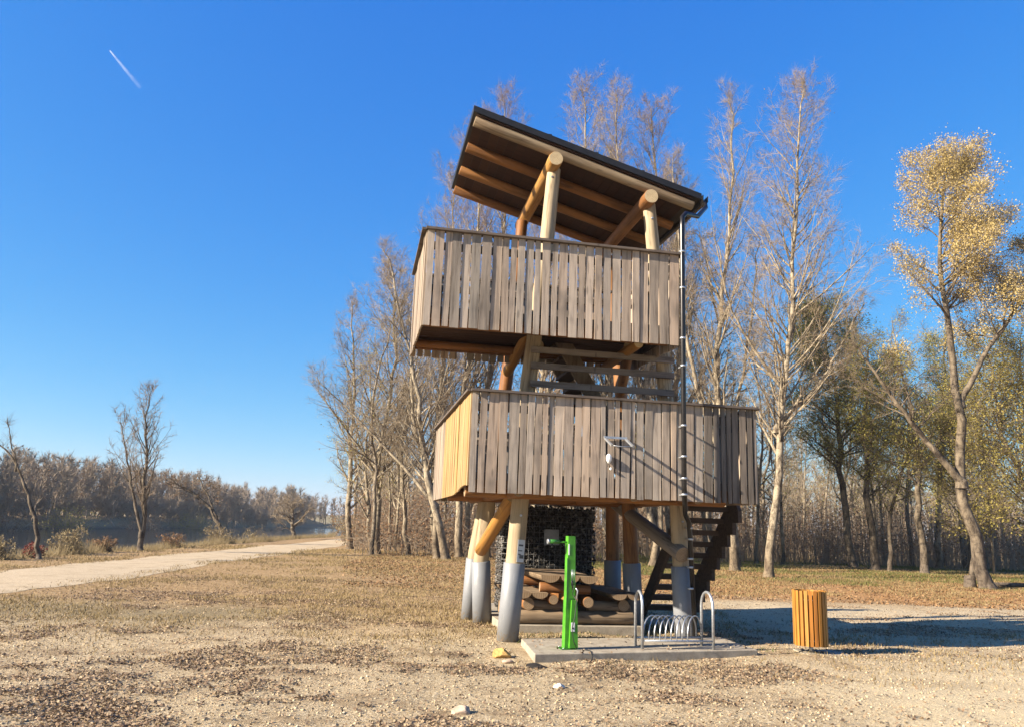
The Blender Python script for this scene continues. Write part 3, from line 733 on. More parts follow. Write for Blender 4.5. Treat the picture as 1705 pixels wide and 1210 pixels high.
def half_log(name, xc, wd, z, y0_, y1_, th_=.11, mt='oldlog'):
    mb = MB(); n = 9; ring = [(-wd / 2, 0), (wd / 2, 0)]
    for k in range(n): a = -math.pi * (k + .5) / n; ring.append((wd / 2 * math.cos(a), th_ * math.sin(a)))
    ring = [ring[0], ring[1]] + ring[2:]
    m_ = len(ring)
    vs_ = [(xc + a * rng.uniform(.97, 1.0), y0_, z + b) for a, b in ring] + [(xc + a, y1_, z + b) for a, b in ring]
    mb.add(vs_, [(q, (q + 1) % m_, m_ + (q + 1) % m_, m_ + q) for q in range(m_)], 0)
    mb.add(vs_[:m_], [tuple(range(m_))], 1); mb.add(vs_[m_:], [tuple(range(m_))[::-1]], 1)
    return mb.obj(name, [mt, 'enddark'], tb)
for k, xx in enumerate((1.60, 1.92, 2.23)): half_log('table_plank', xx, .305, .87 - .004 * k, 1.78, 3.9)
for xx in (1.33, 2.88): 
    for q in (-.14, .14): half_log('seat_plank', xx + q * .95, .26, .60, 1.86, 3.8, .09)
    tlog('seat_support', (xx - .02, 1.98, .42), (xx + .02, 3.7, .42), .095, ('honeybrown', 'enddark'))
c = MB().box((-.06, -.004, 0), (.06, .004, .02)) 

# ------------------------------------------------------------------ bicycle slab, rack, repair stand
sb = MB().prism([(.40, 9.93), (3.42, 10.97), (3.22, 12.15), (.26, 11.22)], -.08, .095); so3 = sb.obj('concrete_slab', 'concrete')
bm_ = so3.modifiers.new('bevel', 'BEVEL'); bm_.width = .012; bm_.segments = 2
tag(so3, 'flat concrete slab carrying the bicycle rack and green stand', 'slab')

rack = empty('bicycle_rack', (1.82, 10.72, .095), 0.0); tag(rack, 'galvanised bicycle rack of looped tubes between two tall end hoops', 'bike rack')
A0 = Vector((0.0, -.08, 0)); A1 = Vector((-.04, .22, 0)); B0 = Vector((.97, .10, 0)); B1 = Vector((.90, .44, 0))
for (p, q) in ((A0, A1), (B0, B1)):
    d = (q - p); L = d.length; d.normalize(); rr = L / 2; top = .70
    pl_ = [p.copy(), p + Vector((0, 0, top - rr))]
    for k in range(1, 9): a = math.pi * k / 9; pl_.append(p + d * (rr - rr * math.cos(a)) + Vector((0, 0, top - rr + rr * math.sin(a) * 1.1)))
    pl_ += [q + Vector((0, 0, top - rr)), q.copy()]
    MB().tube(pl_, .019, 10).obj('end_hoop', 'galv', rack)
for (p, q, z_) in ((A0, B0, .105), (A1, B1, .105)): MB().tube([p + Vector((0, 0, z_)), q + Vector((0, 0, z_))], .014, 8).obj('bottom_rail', 'galv', rack)
nh = 9
for k in range(nh):
    a = .01 + k * .078; b_ = a + .36
    f0 = A0.lerp(B0, a); g0 = A1.lerp(B1, b_)
    p1 = []
    for q in range(13):
        s_ = q / 12; an = math.pi * s_
        pos = f0.lerp(g0, .5 - .5 * math.cos(an)); p1.append(pos + Vector((.0, 0, .105 + .30 * math.sin(an) ** .7)))
    MB().tube(p1, .009, 8).obj('wheel_loop', 'galv', rack)

gs = empty('repair_stand', (.855, 10.47, .095), .28); tag(gs, 'bright green bicycle repair post with side arm on the slab', 'repair stand')
MB().box((-.13, -.10, 0), (.10, .12, .008)).obj('foot_plate', 'darkgreen', gs)
pst = MB(); 
for (za, zb, wa, wb) in ((0.008, .62, .078, .068), (.62, 1.40, .062, .054)):
    pst.add([(-wa, -.055, za), (wa * .9, -.055, za), (wa * .9, .055, za), (-wa, .055, za), (-wb, -.05, zb), (wb * .8, -.05, zb), (wb * .8, .05, zb), (-wb, .05, zb)],
            [(0, 3, 2, 1), (4, 5, 6, 7), (0, 1, 5, 4), (1, 2, 6, 5), (2, 3, 7, 6), (3, 0, 4, 7)])
pst.obj('post', 'green', gs)
MB().box((-.066, -.0565, .50), (-.050, -.0505, 1.12)).obj('slot', 'darkgreen', gs)
MB().box((-.052, -.0565, 1.16), (-.036, -.0505, 1.30)).obj('slot', 'white', gs)
hb = MB(); hb.add([(-.03, -.10, .02), (.085, -.10, .02), (.085, -.056, .02), (-.03, -.056, .02), (-.005, -.09, .60), (.07, -.09, .60), (.07, -.056, .60), (-.005, -.056, .60)],
       [(0, 3, 2, 1), (4, 5, 6, 7), (0, 1, 5, 4), (1, 2, 6, 5), (2, 3, 7, 6), (3, 0, 4, 7)]); hb.obj('pump_box', 'green', gs)
MB().tube([(-.06, 0, 1.32), (-.16, 0, 1.32)], .012, 8).obj('arm', 'green', gs)
MB().tube([(-.16, 0, 1.325), (-.30, 0, 1.325)], .028, 10).obj('clamp', 'darkgreen', gs)
MB().tube([(-.30, 0, 1.325), (-.325, 0, 1.325)], .032, 10).obj('clamp_knob', 'galv', gs)
MB().tube([(-.26, 0, 1.30), (-.26, .0, 1.24)], .008, 6).obj('lever', 'rubber', gs)
for q, (a_, l_) in enumerate(((.012, .10), (.030, .13), (.048, .09), (.022, .15))):   # hand tools hanging on steel cords
    MB().tube([(a_ - .02, -.062, .98), (a_ - .02, -.066, .90), (a_ - .018, -.07, .88 - l_ * .3)], .0025, 5).obj('tool_cord', 'galv', gs)
    MB().tube([(a_ - .018, -.07, .88 - l_ * .3), (a_ - .018, -.07, .88 - l_)], .006, 6).obj('tool', 'rubber', gs)
for (a_, b__) in ((-.10, -.07), (.075, -.07), (-.10, .09), (.075, .09)): MB().tube([(a_, b__, .008), (a_, b__, .02)], .010, 6).obj('bolt', 'galv', gs)
MB().box((-.012, -.106, .22), (.035, -.099, .33)).obj('sticker', 'white', gs)
MB().box((.0, -.109, .25), (.025, -.1065, .27)).obj('sticker_print', 'print', gs)
MB().tube([(.02, -.06, .66), (.06, -.09, .60), (.03, -.115, .40), (-.01, -.12, .25), (.02, -.115, .10), (.06, -.12, .02)], .006, 6).obj('hose', 'rubber', gs)
MB().tube([(.05, -.07, .75), (.075, -.08, .72), (.06, -.085, .62)], .01, 6).obj('valve_head', 'galv', gs)
MB().tube([(.03, -.058, .80), (.03, -.075, .78), (.0, -.08, .66)], .005, 6).obj('tool_cable', 'rubber', gs)
MB().tube([(.06, -.12, .004), (.16, -.14, .008), (.20, -.24, .006), (.17, -.33, .006), (.165, -.40, -.03), (.10, -.50, -.082), (.0, -.53, -.088), (-.10, -.55, -.09)], .007, 6).obj('ground_cable', 'rubber', gs)

# ------------------------------------------------------------------ litter bin
bn = empty('litter_bin', (4.30, 11.40, 0), 0); tag(bn, 'round litter bin clad in orange brown vertical slats on a small concrete base', 'litter bin')
MB().box((-.16, -.17, -.05), (.48, .28, .03)).obj('bin_base', 'concrete', bn)
MB().tube([(0, 0, .03), (0, 0, .13)], .03, 10).obj('bin_stand', 'galv', bn)
MB().tube([(0, 0, .12), (0, 0, .13), (0, 0, .78), (0, 0, .78)], [.14, .18, .185, .185], 24, cap=True).obj('liner', 'stonedark', bn)
sm_ = MB(); n_ = 22
sm_.add([(-.021, -.016, 0), (.021, -.016, 0), (.024, .012, 0), (-.024, .012, 0), (-.021, -.016, .735), (.021, -.016, .735), (.024, .012, .735), (-.024, .012, .735)],
       [(0, 3, 2, 1), (4, 5, 6, 7), (0, 1, 5, 4), (1, 2, 6, 5), (2, 3, 7, 6), (3, 0, 4, 7)])
slat = sm_.mesh('slat', 'binwood')
for k in range(n_):
    a = 2 * math.pi * k / n_; o = link('slat', slat, bn)
    o.location = (.212 * math.sin(a), -.212 * math.cos(a), .125 + rng.uniform(-.006, .006)); o.rotation_euler = (0, 0, a)
for z_ in (.2, .74): MB().tube([(.196 * math.cos(2 * math.pi * k / 24), .196 * math.sin(2 * math.pi * k / 24), z_) for k in range(24)], .008, 6, closed=True).obj('hoop', 'galv', bn)

# ------------------------------------------------------------------ loose pieces on the ground
def rock(name, loc, size, mt, label, cat, seed=1, rz=0.):
    rr = random.Random(seed); import bmesh
    bm = bmesh.new(); bmesh.ops.create_icosphere(bm, subdivisions=3, radius=1)
    pl_ = [(Vector((rr.uniform(-1, 1), rr.uniform(-1, 1), rr.uniform(-.6, 1))).normalized(), rr.uniform(.55, .85)) for _ in range(9)]
    for v in bm.verts:
        for nn, dd in pl_:
            e = v.co.dot(nn) - dd
            if e > 0: v.co -= nn * e
        v.co *= 1 + rr.uniform(-.02, .02)
        v.co.x *= size[0]; v.co.y *= size[1]; v.co.z *= size[2]
    me = bpy.data.meshes.new(name); bm.to_mesh(me); bm.free(); me.materials.append(M[mt])
    o = link(name, me, None, loc, (0, 0, rz)); tag(o, label, cat); return o
rock('wood_chunk', (0.0, 10.25, .035), (.14, .10, .075), 'stoneyellow', 'yellow sawn wood chunk lying before the front left leg', 'wood chunk', 3)
rock('broken_stone', (-.33, 7.2, .02), (.11, .07, .05), 'stonepink', 'pale broken stone alone on the gravel in the foreground', 'stone', 8, .2)
rock('dark_clod', (.43, 9.66, .0), (.15, .07, .04), 'stonedark', 'black flat clod beside the corner of the slab', 'clod', 5, -.2)
rock('white_stone', (.60, 8.5, .01), (.07, .06, .035), 'stonewhite', 'small white stone on gravel in front of the slab', 'stone', 6)
rock('pink_stone', (.07, 9.95, .0), (.08, .05, .03), 'stonepink', 'small pinkish stone just in front of the wood chunk', 'stone', 12)
for k, (a, b_) in enumerate(((.95, 7.25), (.77, 8.9), (1.25, 6.95))):
    pass

# ------------------------------------------------------------------ trees
def tubes_np(segs, n):
    """segs rows: p0(3) p1(3) t0(3) t1(3) r0 r1 -> verts, quads"""
    S = np.asarray(segs, float)
    def frame(t):
        t = t / np.linalg.norm(t, axis=1, keepdims=True)
        ref = np.where(np.abs(t[:, :1]) < .8, np.array([[1., 0, 0]]), np.array([[0, 1., 0]]))
        a = ref - t * (ref * t).sum(1, keepdims=True); a /= np.linalg.norm(a, axis=1, keepdims=True)
        return a, np.cross(t, a)
    a0, b0_ = frame(S[:, 6:9]); a1, b1_ = frame(S[:, 9:12])
    an = 2 * np.pi * np.arange(n) / n; ca, sa = np.cos(an), np.sin(an)
    r0 = S[:, 0:3][:, None] + (a0[:, None] * ca[None, :, None] + b0_[:, None] * sa[None, :, None]) * S[:, 12][:, None, None]
    r1 = S[:, 3:6][:, None] + (a1[:, None] * ca[None, :, None] + b1_[:, None] * sa[None, :, None]) * S[:, 13][:, None, None]
    V = np.concatenate([r0, r1], 1).reshape(-1, 3); base = (np.arange(len(S)) * 2 * n)[:, None]
    j = np.arange(n); q = np.stack([j, (j + 1) % n, n + (j + 1) % n, n + j], -1)
    return V, (base[:, :, None] + q[None]).reshape(-1, 4)

class Tree:
    def __init__(s, seed): s.r = random.Random(seed); s.seg = {0: [], 1: [], 2: []}; s.tips = []; s.tw = []
    def poly(s, pts, rads, lv):
        k = len(pts); T = []
        for i in range(k):
            a = pts[max(i - 1, 0)]; b = pts[min(i + 1, k - 1)]; T.append((b[0] - a[0] + 1e-6, b[1] - a[1], b[2] - a[2] + 1e-6))
        for i in range(k - 1): s.seg[lv].append((*pts[i], *pts[i + 1], *T[i], *T[i + 1], rads[i], rads[i + 1]))
    def branch(s, p, d, L, r, lv, P):
        """P: dict of parameters per tree"""
        rr = s.r; n = {1: 9, 2: 5, 3: 3}[lv]; st = L / n; pts = [p]; rad = [r]
        dx, dy, dz = d; px, py, pz = p; upk = P['up'][lv - 1]; wob = P['wob'] * (1, 1.1, 1.4)[lv - 1]
        dirs = []
        for i in range(n):
            dx += rr.gauss(0, wob); dy += rr.gauss(0, wob); dz += rr.gauss(0, wob * .7) + upk
            m_ = math.sqrt(dx * dx + dy * dy + dz * dz); dx /= m_; dy /= m_; dz /= m_
            px += dx * st; py += dy * st; pz += dz * st; pts.append((px, py, pz)); rad.append(max(P['rmin'], r * (1 - .88 * (i + 1) / n))); dirs.append((dx, dy, dz))
        s.poly(pts, rad, min(lv, 2) if r > P['thick'] else 2)
        if lv == 3 or lv >= P['maxlv']:
            s.tips.append(pts[-1]); s.tips.append(pts[len(pts) // 2])
            for q_ in pts[1:]: s.tw.append((*q_, dx, dy, dz, L))
            return
        if lv == 2:
            s.tips.append(pts[-1])
            for q_ in pts[2:]: s.tw.append((*q_, dx, dy, dz, L * .4))
        nc = P['nc'][lv - 1]; cnt = max(2, int(nc * (.4 + .6 * min(1, L / P['refL'][lv - 1])) + rr.random()))
        for c in range(cnt):
            t_ = (c + rr.random()) / cnt; t_ = .12 + .86 * t_; i = min(n - 1, int(t_ * n)); f_ = t_ * n - i
            a = pts[i]; b = pts[i + 1]; q = (a[0] + (b[0] - a[0]) * f_, a[1] + (b[1] - a[1]) * f_, a[2] + (b[2] - a[2]) * f_)
            D = Vector(dirs[i]); ax = D.orthogonal().normalized(); ax.rotate(Matrix.Rotation(rr.uniform(0, 6.283), 3, D))
            an = P['ang'][lv] * rr.uniform(.7, 1.3); nd = D * math.cos(an) + ax * math.sin(an)
            s.branch(q, tuple(nd), L * P['ratio'][lv] * rr.uniform(.6, 1.15) * (1.05 - .55 * t_), max(P['rmin'], rad[i] * .55), lv + 1, P)
    def trunk(s, cp, r0, r1, P, start=.25, nl=24, Lmax=4., Lmin=.8, az=None, shape=1.0):
        rr = s.r; n = 16; C_ = [Vector(c) for c in cp]
        seglen = [(C_[i + 1] - C_[i]).length for i in range(len(C_) - 1)]; tot = sum(seglen)
        def at(t_):
            l = t_ * tot
            for i, sl2 in enumerate(seglen):
                if l <= sl2 or i == len(seglen) - 1:
                    u = min(1, l / sl2); a = C_[max(i - 1, 0)]; b = C_[i]; c = C_[i + 1]; d = C_[min(i + 2, len(C_) - 1)]
                    return .5 * ((2 * b) + (c - a) * u + (2 * a - 5 * b + 4 * c - d) * u * u + (3 * b - a - 3 * c + d) * u ** 3)
                l -= sl2
        pts = [at(k / n) for k in range(n + 1)]; wb = r0 * .35
        pts = [p + Vector((rr.gauss(0, wb), rr.gauss(0, wb), 0)) * (0 if k == 0 else 1) for k, p in enumerate(pts)]
        rad = [(r0 + (r1 - r0) * (k / n) ** .85) * (1.35 if k == 0 else 1) for k in range(n + 1)]
        p2 = [pts[0] - Vector((0, 0, .25))] + pts[:1] + [pts[0].lerp(pts[1], .25)] + pts[1:]; r2 = [rad[0] * 1.15, rad[0], r0 * 1.02] + rad[1:]
        s.poly([tuple(p) for p in p2], r2, 0)
        for k in range(nl):
            t_ = start + (1 - start) * ((k + rr.random()) / nl) ** .92; t_ = min(t_, .985); i = min(n - 1, int(t_ * n))
            q = pts[i].lerp(pts[i + 1], t_ * n - i); D = (pts[i + 1] - pts[i]).normalized()
            a_ = rr.uniform(0, 6.283) if az is None else rr.choice(az) + rr.gauss(0, .5)
            ax = Vector((math.cos(a_), math.sin(a_), 0)); an = P['ang'][0] * rr.uniform(.75, 1.25)
            nd = (D * math.cos(an) + ax * math.sin(an)).normalized(); u = (t_ - start) / (1 - start)
            L = (Lmax * (1 - u) ** shape * (.55 + .45 * min(1, u * 5)) + Lmin) * rr.uniform(.6, 1.15)
            s.branch(tuple(q), tuple(nd), L, max(P['rmin'] * 1.5, rad[i] * rr.uniform(.3, .55)), 1, P)
    def sprays(s, v2, f2, per=None, wd=None, lg=None):
        # finest twigs: slender three cornered blades fanning out from the ends of the small branches
        per = per or s.spray[0]; wd = wd or s.spray[1]; lg = lg or s.spray[2]
        W_ = np.array(s.tw); rs = np.random.RandomState(s.r.randrange(99999)); W_ = np.repeat(W_, per, 0) if per >= 1 else W_[rs.rand(len(W_)) < per]; n = len(W_)
        d = W_[:, 3:6] + rs.normal(0, .42, (n, 3)) + np.array([0, 0, s.spray[3]]); d /= np.linalg.norm(d, axis=1, keepdims=True)
        L = lg * rs.uniform(.4, 1.4, n)[:, None]; a = rs.normal(size=(n, 3)); a -= d * (a * d).sum(1, keepdims=True); a /= np.linalg.norm(a, axis=1, keepdims=True)
        p = W_[:, 0:3] + rs.normal(0, .03, (n, 3)); mid = p + d * L * .55
        V_ = np.stack([p - a * wd, p + a * wd, mid + a * wd * .6, p + d * L], 1).reshape(-1, 3)
        return np.concatenate([v2, V_]), np.concatenate([f2, np.arange(n * 4).reshape(-1, 4) + len(v2)])
    spray = (2, .0028, .42, .07)
    def meshes(s, bk, tw, leaf=None, nleaf=0, lsize=.07, spread=.25, lsel=None):
        out = {}
        v0, f0 = tubes_np(s.seg[0], 9); 
        if s.seg[1]:
            v1, f1 = tubes_np(s.seg[1], 5); V_ = np.concatenate([v0, v1]); F_ = np.concatenate([f0, f1 + len(v0)])
        else: V_, F_ = v0, f0
        out['trunk'] = np_mesh('trunk', V_, F_, bk, True)
        v2, f2 = tubes_np(s.seg[2], 3)
        v2, f2 = s.sprays(v2, f2)
        out['crown'] = np_mesh('crown', v2, f2, tw, True)
        if leaf:
            tp = np.array(s.tips); 
            if lsel is not None: tp = tp[lsel(tp)]
            rs = np.random.RandomState(s.r.randrange(9999)); P_ = tp[rs.randint(0, len(tp), nleaf)] + rs.normal(0, spread, (nleaf, 3))
            out['foliage'] = np_mesh('foliage', *leafquads(P_, lsize, rs), leaf)
        return out

def leafquads(P_, size, rs, flat=0.0, asp=.5):
    n = len(P_); a = rs.normal(size=(n, 3)); a[:, 2] *= (1 - flat); a /= np.linalg.norm(a, axis=1, keepdims=True)
    b = rs.normal(size=(n, 3)); b[:, 2] *= (1 - flat); b -= a * (a * b).sum(1, keepdims=True); b /= np.linalg.norm(b, axis=1, keepdims=True)
    sz = (size * rs.uniform(.6, 1.3, n))[:, None]
    V_ = np.stack([P_ - a * sz * .5, P_ + b * sz * asp * .5 + np.cross(a, b) * sz * .12, P_ + a * sz * .5, P_ - b * sz * asp * .5 + np.cross(a, b) * sz * .12], 1).reshape(-1, 3)
    return V_, (np.arange(n * 4)).reshape(-1, 4)

def plant(name, meshes, loc, label, cat='tree', group=None, rz=0, sc=1.0):
    e = empty(name, loc, rz); e.scale = (sc, sc, sc); tag(e, label, cat, group)
    for k, me in meshes.items(): link(k, me, e)
    return e

POP = dict(up=(.08, .035, .01), wob=.075, rmin=.0042, thick=.02, maxlv=3, nc=(9, 6), refL=(4., 1.6), ang=(.75, .75, .75), ratio=(1, .42, .42))
POPN = dict(POP, ang=(.55, .65, .7), up=(.10, .06, .02))
WIL = dict(up=(.03, .0, -.03), wob=.11, rmin=.005, thick=.022, maxlv=3, nc=(10, 6), refL=(4., 1.6), ang=(.95, .75, .7), ratio=(1, .45, .45))

def hero(name, seed, base, cp, r0, r1, P, label, bk='bark_pale', tw='twig_pale', extra=None, leaf=None, nleaf=0, lsize=.07, spread=.25, lsel=None, **kw):
    T = Tree(seed); x_, y_ = base
    if P.get('spray'): T.spray = P['spray']
    T.trunk([(a - x_, b - y_, c) for a, b, c in cp], r0, r1, P, **kw)
    for ex in (extra or []):
        T.trunk([(a - x_, b - y_, c) for a, b, c in ex[0]], ex[1], ex[2], P, **ex[3])
    z_ = float(H(x_, y_))
    return plant(name, T.meshes(bk, tw, leaf, nleaf, lsize, spread, lsel), (x_, y_, z_), label)

hero('poplar_tree', 1, (-8.7, 45), [(-8.7, 45, 0), (-9.0, 45, 3.8), (-9.2, 45, 9), (-9.7, 45, 14.2)], .19, .02, POP, 'bare slender poplar at the left end of the wood nearest the path', start=.16, nl=44, Lmax=4.6, Lmin=.8)
hero('poplar_tree', 2, (-2.65, 36), [(-2.65, 36, 0), (-3.7, 36, 4.0), (-4.6, 36, 8.5), (-6.3, 36.3, 14.6)], .20, .02, POP, 'bare poplar leaning left, just left of the tower legs', start=.2, nl=44, Lmax=4.4, extra=[([(-3.2, 36, 2.4), (-6.0, 36.4, 5.2), (-9.4, 36.8, 8.2)], .10, .015, dict(start=.3, nl=16, Lmax=2.4))])
hero('poplar_tree', 3, (-3.1, 36.6), [(-3.1, 36.6, 0), (-3.4, 36.6, 2.4), (-4.6, 36.6, 7.0), (-5.0, 36.8, 11.5)], .17, .02, POP, 'bare poplar growing close beside the leaning one left of the tower', start=.25, nl=30, Lmax=3.2)
hero('poplar_tree', 4, (10.5, 32), [(10.5, 32, 0), (10.85, 32, 3.3), (11.6, 32, 9.3), (12.05, 32, 14.1), (12.7, 32, 21.6)], .19, .02, POP, 'tallest pale trunked poplar rising right of the tower', start=.22, nl=84, Lmax=5.6, Lmin=.9, shape=.8, leaf='leaf_brown', nleaf=3500, lsize=.07, spread=.12,
     extra=[([(11.0, 32, 6.0), (13.0, 32.3, 8.0), (15.2, 32.6, 11.6)], .10, .02, dict(start=.2, nl=16, Lmax=2.6)), ([(11.3, 32, 7.6), (9.2, 31.6, 10.6), (8.6, 31.4, 13.6)], .08, .02, dict(start=.2, nl=12, Lmax=2.2))])
hero('poplar_tree', 5, (10.3, 36), [(10.3, 36, 0), (9.9, 36, 4), (9.7, 36, 9.6), (10.4, 36, 16.5), (10.6, 36, 23.2)], .22, .02, POPN, 'tall many stemmed poplar between the roof edge and the tallest poplar', start=.25, nl=56, Lmax=4.6, shape=.75,
     extra=[([(9.95, 36, 4.6), (8.5, 36, 9), (7.9, 36, 15), (7.6, 36, 20)], .13, .02, dict(start=.15, nl=34, Lmax=2.6)), ([(9.9, 36, 5.2), (11.2, 36.4, 10), (12.0, 36.5, 16)], .11, .02, dict(start=.15, nl=26, Lmax=2.4))])
# yellow leaved willow at the right
hero('willow_tree', 6, (17.4, 29), [(17.4, 29, 0), (16.9, 29, 2.7), (16.9, 29, 7.0), (16.5, 29, 12.2), (17.2, 29, 16.4)], .25, .03, WIL, 'leaning willow with yellow crown top at the right', bk='bark_dark', tw='twig_dark',
     start=.60, nl=44, Lmax=3.0, Lmin=.9, shape=.6, leaf='leaf_yellow', nleaf=60000, lsize=.075, spread=.16, lsel=lambda p: (p[:, 2] > 8.5) & (p[:, 0] > -3.5),
     extra=[([(16.75, 29, 3.8), (14.7, 29, 6.4), (13.0, 29, 8.9)], .15, .03, dict(start=.35, nl=16, Lmax=2.3)), ([(16.95, 29, 6.8), (18.6, 29, 9.5), (20.2, 29, 11.6), (20.6, 29, 13.6)], .12, .03, dict(start=.3, nl=22, Lmax=2.2))])
def olive(seed, base, cp, r0, label, nl=30, Lmax=3.0, nleaf=9000, start=.3, extra=None, lm='leaf_olive', tw='twig_dark', bk='bark_dark'):
    return hero('willow_tree', seed, base, cp, r0, .03, WIL, label, bk=bk, tw=tw, start=start, nl=nl, Lmax=Lmax, Lmin=.8, shape=.6, leaf=lm, nleaf=nleaf, lsize=.10, spread=.24, extra=extra)
olive(7, (19.1, 44), [(19.1, 44, 0), (18.7, 44, 3.7), (18.7, 44, 8), (18.0, 44, 14.6)], .24, 'olive leaved willow, first dark trunk right of the tallest poplar', nl=60, Lmax=4.4, nleaf=60000, start=.34)
olive(8, (19.4, 42), [(19.4, 42, 0), (19.2, 42, 4), (19.3, 42, 7.8), (19.8, 42, 12.2)], .24, 'dark straight trunked willow, second right of the tallest poplar', nl=28, nleaf=9000)
olive(9, (20.9, 40), [(20.9, 40, 0), (20.8, 40, 4), (21.1, 40, 6.5), (20.3, 40, 10.8)], .22, 'dark willow standing in the grass left of the yellow topped willow', nl=28, nleaf=11000, extra=[([(20.9, 40, 5), (22.3, 40, 7), (23.0, 40, 10)], .12, .03, dict(start=.2, nl=14, Lmax=2.4))])
olive(10, (19.9, 41.5), [(19.9, 41.5, 0), (20.2, 41.5, 3.3), (21.4, 41.5, 6.6), (22, 41.5, 9)], .13, 'thin dark tree leaning right among the willows', nl=18, nleaf=2500, Lmax=2.2)
olive(11, (25.4, 47), [(25.4, 47, 0), (25.7, 47, 4), (26.4, 47, 10), (27, 47, 14)], .20, 'pale trunked tree just behind the yellow topped willow', nl=26, nleaf=10000, bk='bark_pale')
# bright hanging foliage low at the right edge
M['leaf_fresh'] = leafmat('yellow_green_leaves', [(0.28, 0.25, 0.06), (0.48, 0.40, 0.10), (0.64, 0.51, 0.17)], .45)
olive(12, (22.6, 33), [(22.6, 33, 0), (22.2, 33, 2.6), (21.0, 33, 6.0), (20.6, 33, 9.8)], .15, 'low yellow green bushy willow at the right edge', nl=44, nleaf=16000, Lmax=3.2, start=.15, lm='leaf_fresh')
olive(13, (25.2, 37), [(25.2, 37, 0), (24.9, 37, 3), (24.6, 37, 7), (24.9, 37, 11.5)], .18, 'yellow green willow farther back at the right edge', nl=40, nleaf=13000, Lmax=3.4, start=.15, lm='leaf_fresh')
olive(14, (20.6, 35.5), [(20.6, 35.5, 0), (20.9, 35.5, 2), (20.5, 35.5, 4.5), (20.2, 35.5, 7.0)], .12, 'low loose green willow right behind the yellow topped willow', nl=34, nleaf=8000, Lmax=2.4, start=.2, lm='leaf_fresh')
# crowns behind the tower
for k, (x_, y_, h_, lb) in enumerate(((-.9, 39, 24.0, 'tall bare poplar whose tip shows above the left end of the tower roof'), (3.3, 38, 24.6, 'tall bare poplar whose tip rises over the middle of the tower roof'), (6.9, 37.5, 23.4, 'tall bare poplar crown showing over the right half of the tower roof'),
                                     (-3.6, 41, 20.5, 'bare poplar behind the tower seen left of the roof'), (5.2, 41, 22.0, 'bare poplar deep behind the middle of the tower'), (-6.4, 40, 14.5, 'short bare poplar left of the tower boxes'), (1.4, 35.5, 17.5, 'bare poplar directly behind the tower decks'), (8.6, 40, 20.5, 'bare poplar filling the gap right of the roof edge, farther back'), (-2.2, 38.5, 22.5, 'bare poplar just left of the roof, its tip level with the eaves'), (5.0, 37, 23.6, 'bare poplar crown behind the middle of the roof'))):
    hero('poplar_tree', 20 + k, (x_, y_), [(x_, y_, 0), (x_ - .3, y_, h_ * .3), (x_ + .2, y_, h_ * .6), (x_, y_, h_)], .2, .02, POPN if k != 5 else POP, lb, start=.2, nl=64, Lmax=5.6, shape=.6, leaf='leaf_brown', nleaf=1500, lsize=.08, spread=.1, tw='twig_pale' if k % 2 else 'twig_red')

# forest prototypes and their copies
protos = []
for k in range(5):
    T = Tree(60 + k); h_ = (12, 14, 10, 16, 13)[k]; r_ = T.r
    cp = [(0, 0, 0), (r_.uniform(-.5, .5), r_.uniform(-.4, .4), h_ * .3), (r_.uniform(-.8, .8), r_.uniform(-.6, .6), h_ * .6), (r_.uniform(-.8, .8), 0, h_)]
    PP = dict(POP, nc=(7, 5), rmin=.007) if k % 2 == 0 else dict(WIL, nc=(7, 5), rmin=.008)
    T.spray = (1, .0045, .45, .06)
    T.trunk(cp, .11 + .015 * k % .06, .02, PP, start=.18, nl=30, Lmax=3.2, shape=.7)
    protos.append((T.meshes('bark_pale' if k % 2 == 0 else 'bark_mid', 'twig_pale' if k % 2 == 0 else 'twig_dark', *((None, 0) if k % 2 == 0 else ('leaf_olive', 1900, .09, .28))), h_))
fr = random.Random(77); spots = []
tries = 0
while len(spots) < 135 and tries < 12000:
    tries += 1
    y_ = 39 + 66 * fr.random() ** 1.25; x_ = fr.uniform(-.205 * y_ - .3 if y_ > 44 else -7.5, .62 * y_)
    if x_ < -.2 * y_ + .2 and y_ < 46: continue
    if any((x_ - a) ** 2 + (y_ - b) ** 2 < (1.2 if y_ < 60 else 1.8) ** 2 for a, b in spots): continue
    if 13 < x_ and y_ < 43: continue
    spots.append((x_, y_))
for k, (x_, y_) in enumerate(spots):
    right = x_ > .27 * y_
    pi = fr.choice((1, 3, 0, 4)) if right else fr.choice((0, 2, 4, 0, 3))
    ms, h_ = protos[pi]
    sc = fr.uniform(.8, 1.15) * (1.0 if right or x_ < -3 else 1.15)
    if x_ < -.14 * y_: sc *= .85
    a_ = x_ / y_; rg = ('left of the tower' if a_ < -.04 else 'behind the tower' if a_ < .24 else 'between tower and yellow willow' if a_ < .5 else 'near the right edge')
    dp_ = ('at the front of the wood' if y_ < 52 else 'in the middle of the wood' if y_ < 72 else 'deep in the wood')
    lb = ('pale bare poplar ' if pi % 2 == 0 else 'brown tree with sparse leaves ') + dp_ + ' ' + rg
    plant('forest_tree', ms, (x_, y_, float(H(x_, y_))), lb, 'tree', ('bare' if pi % 2 == 0 else 'leafy') + ' trees ' + dp_ + ' ' + rg, fr.uniform(0, 6.28), sc)

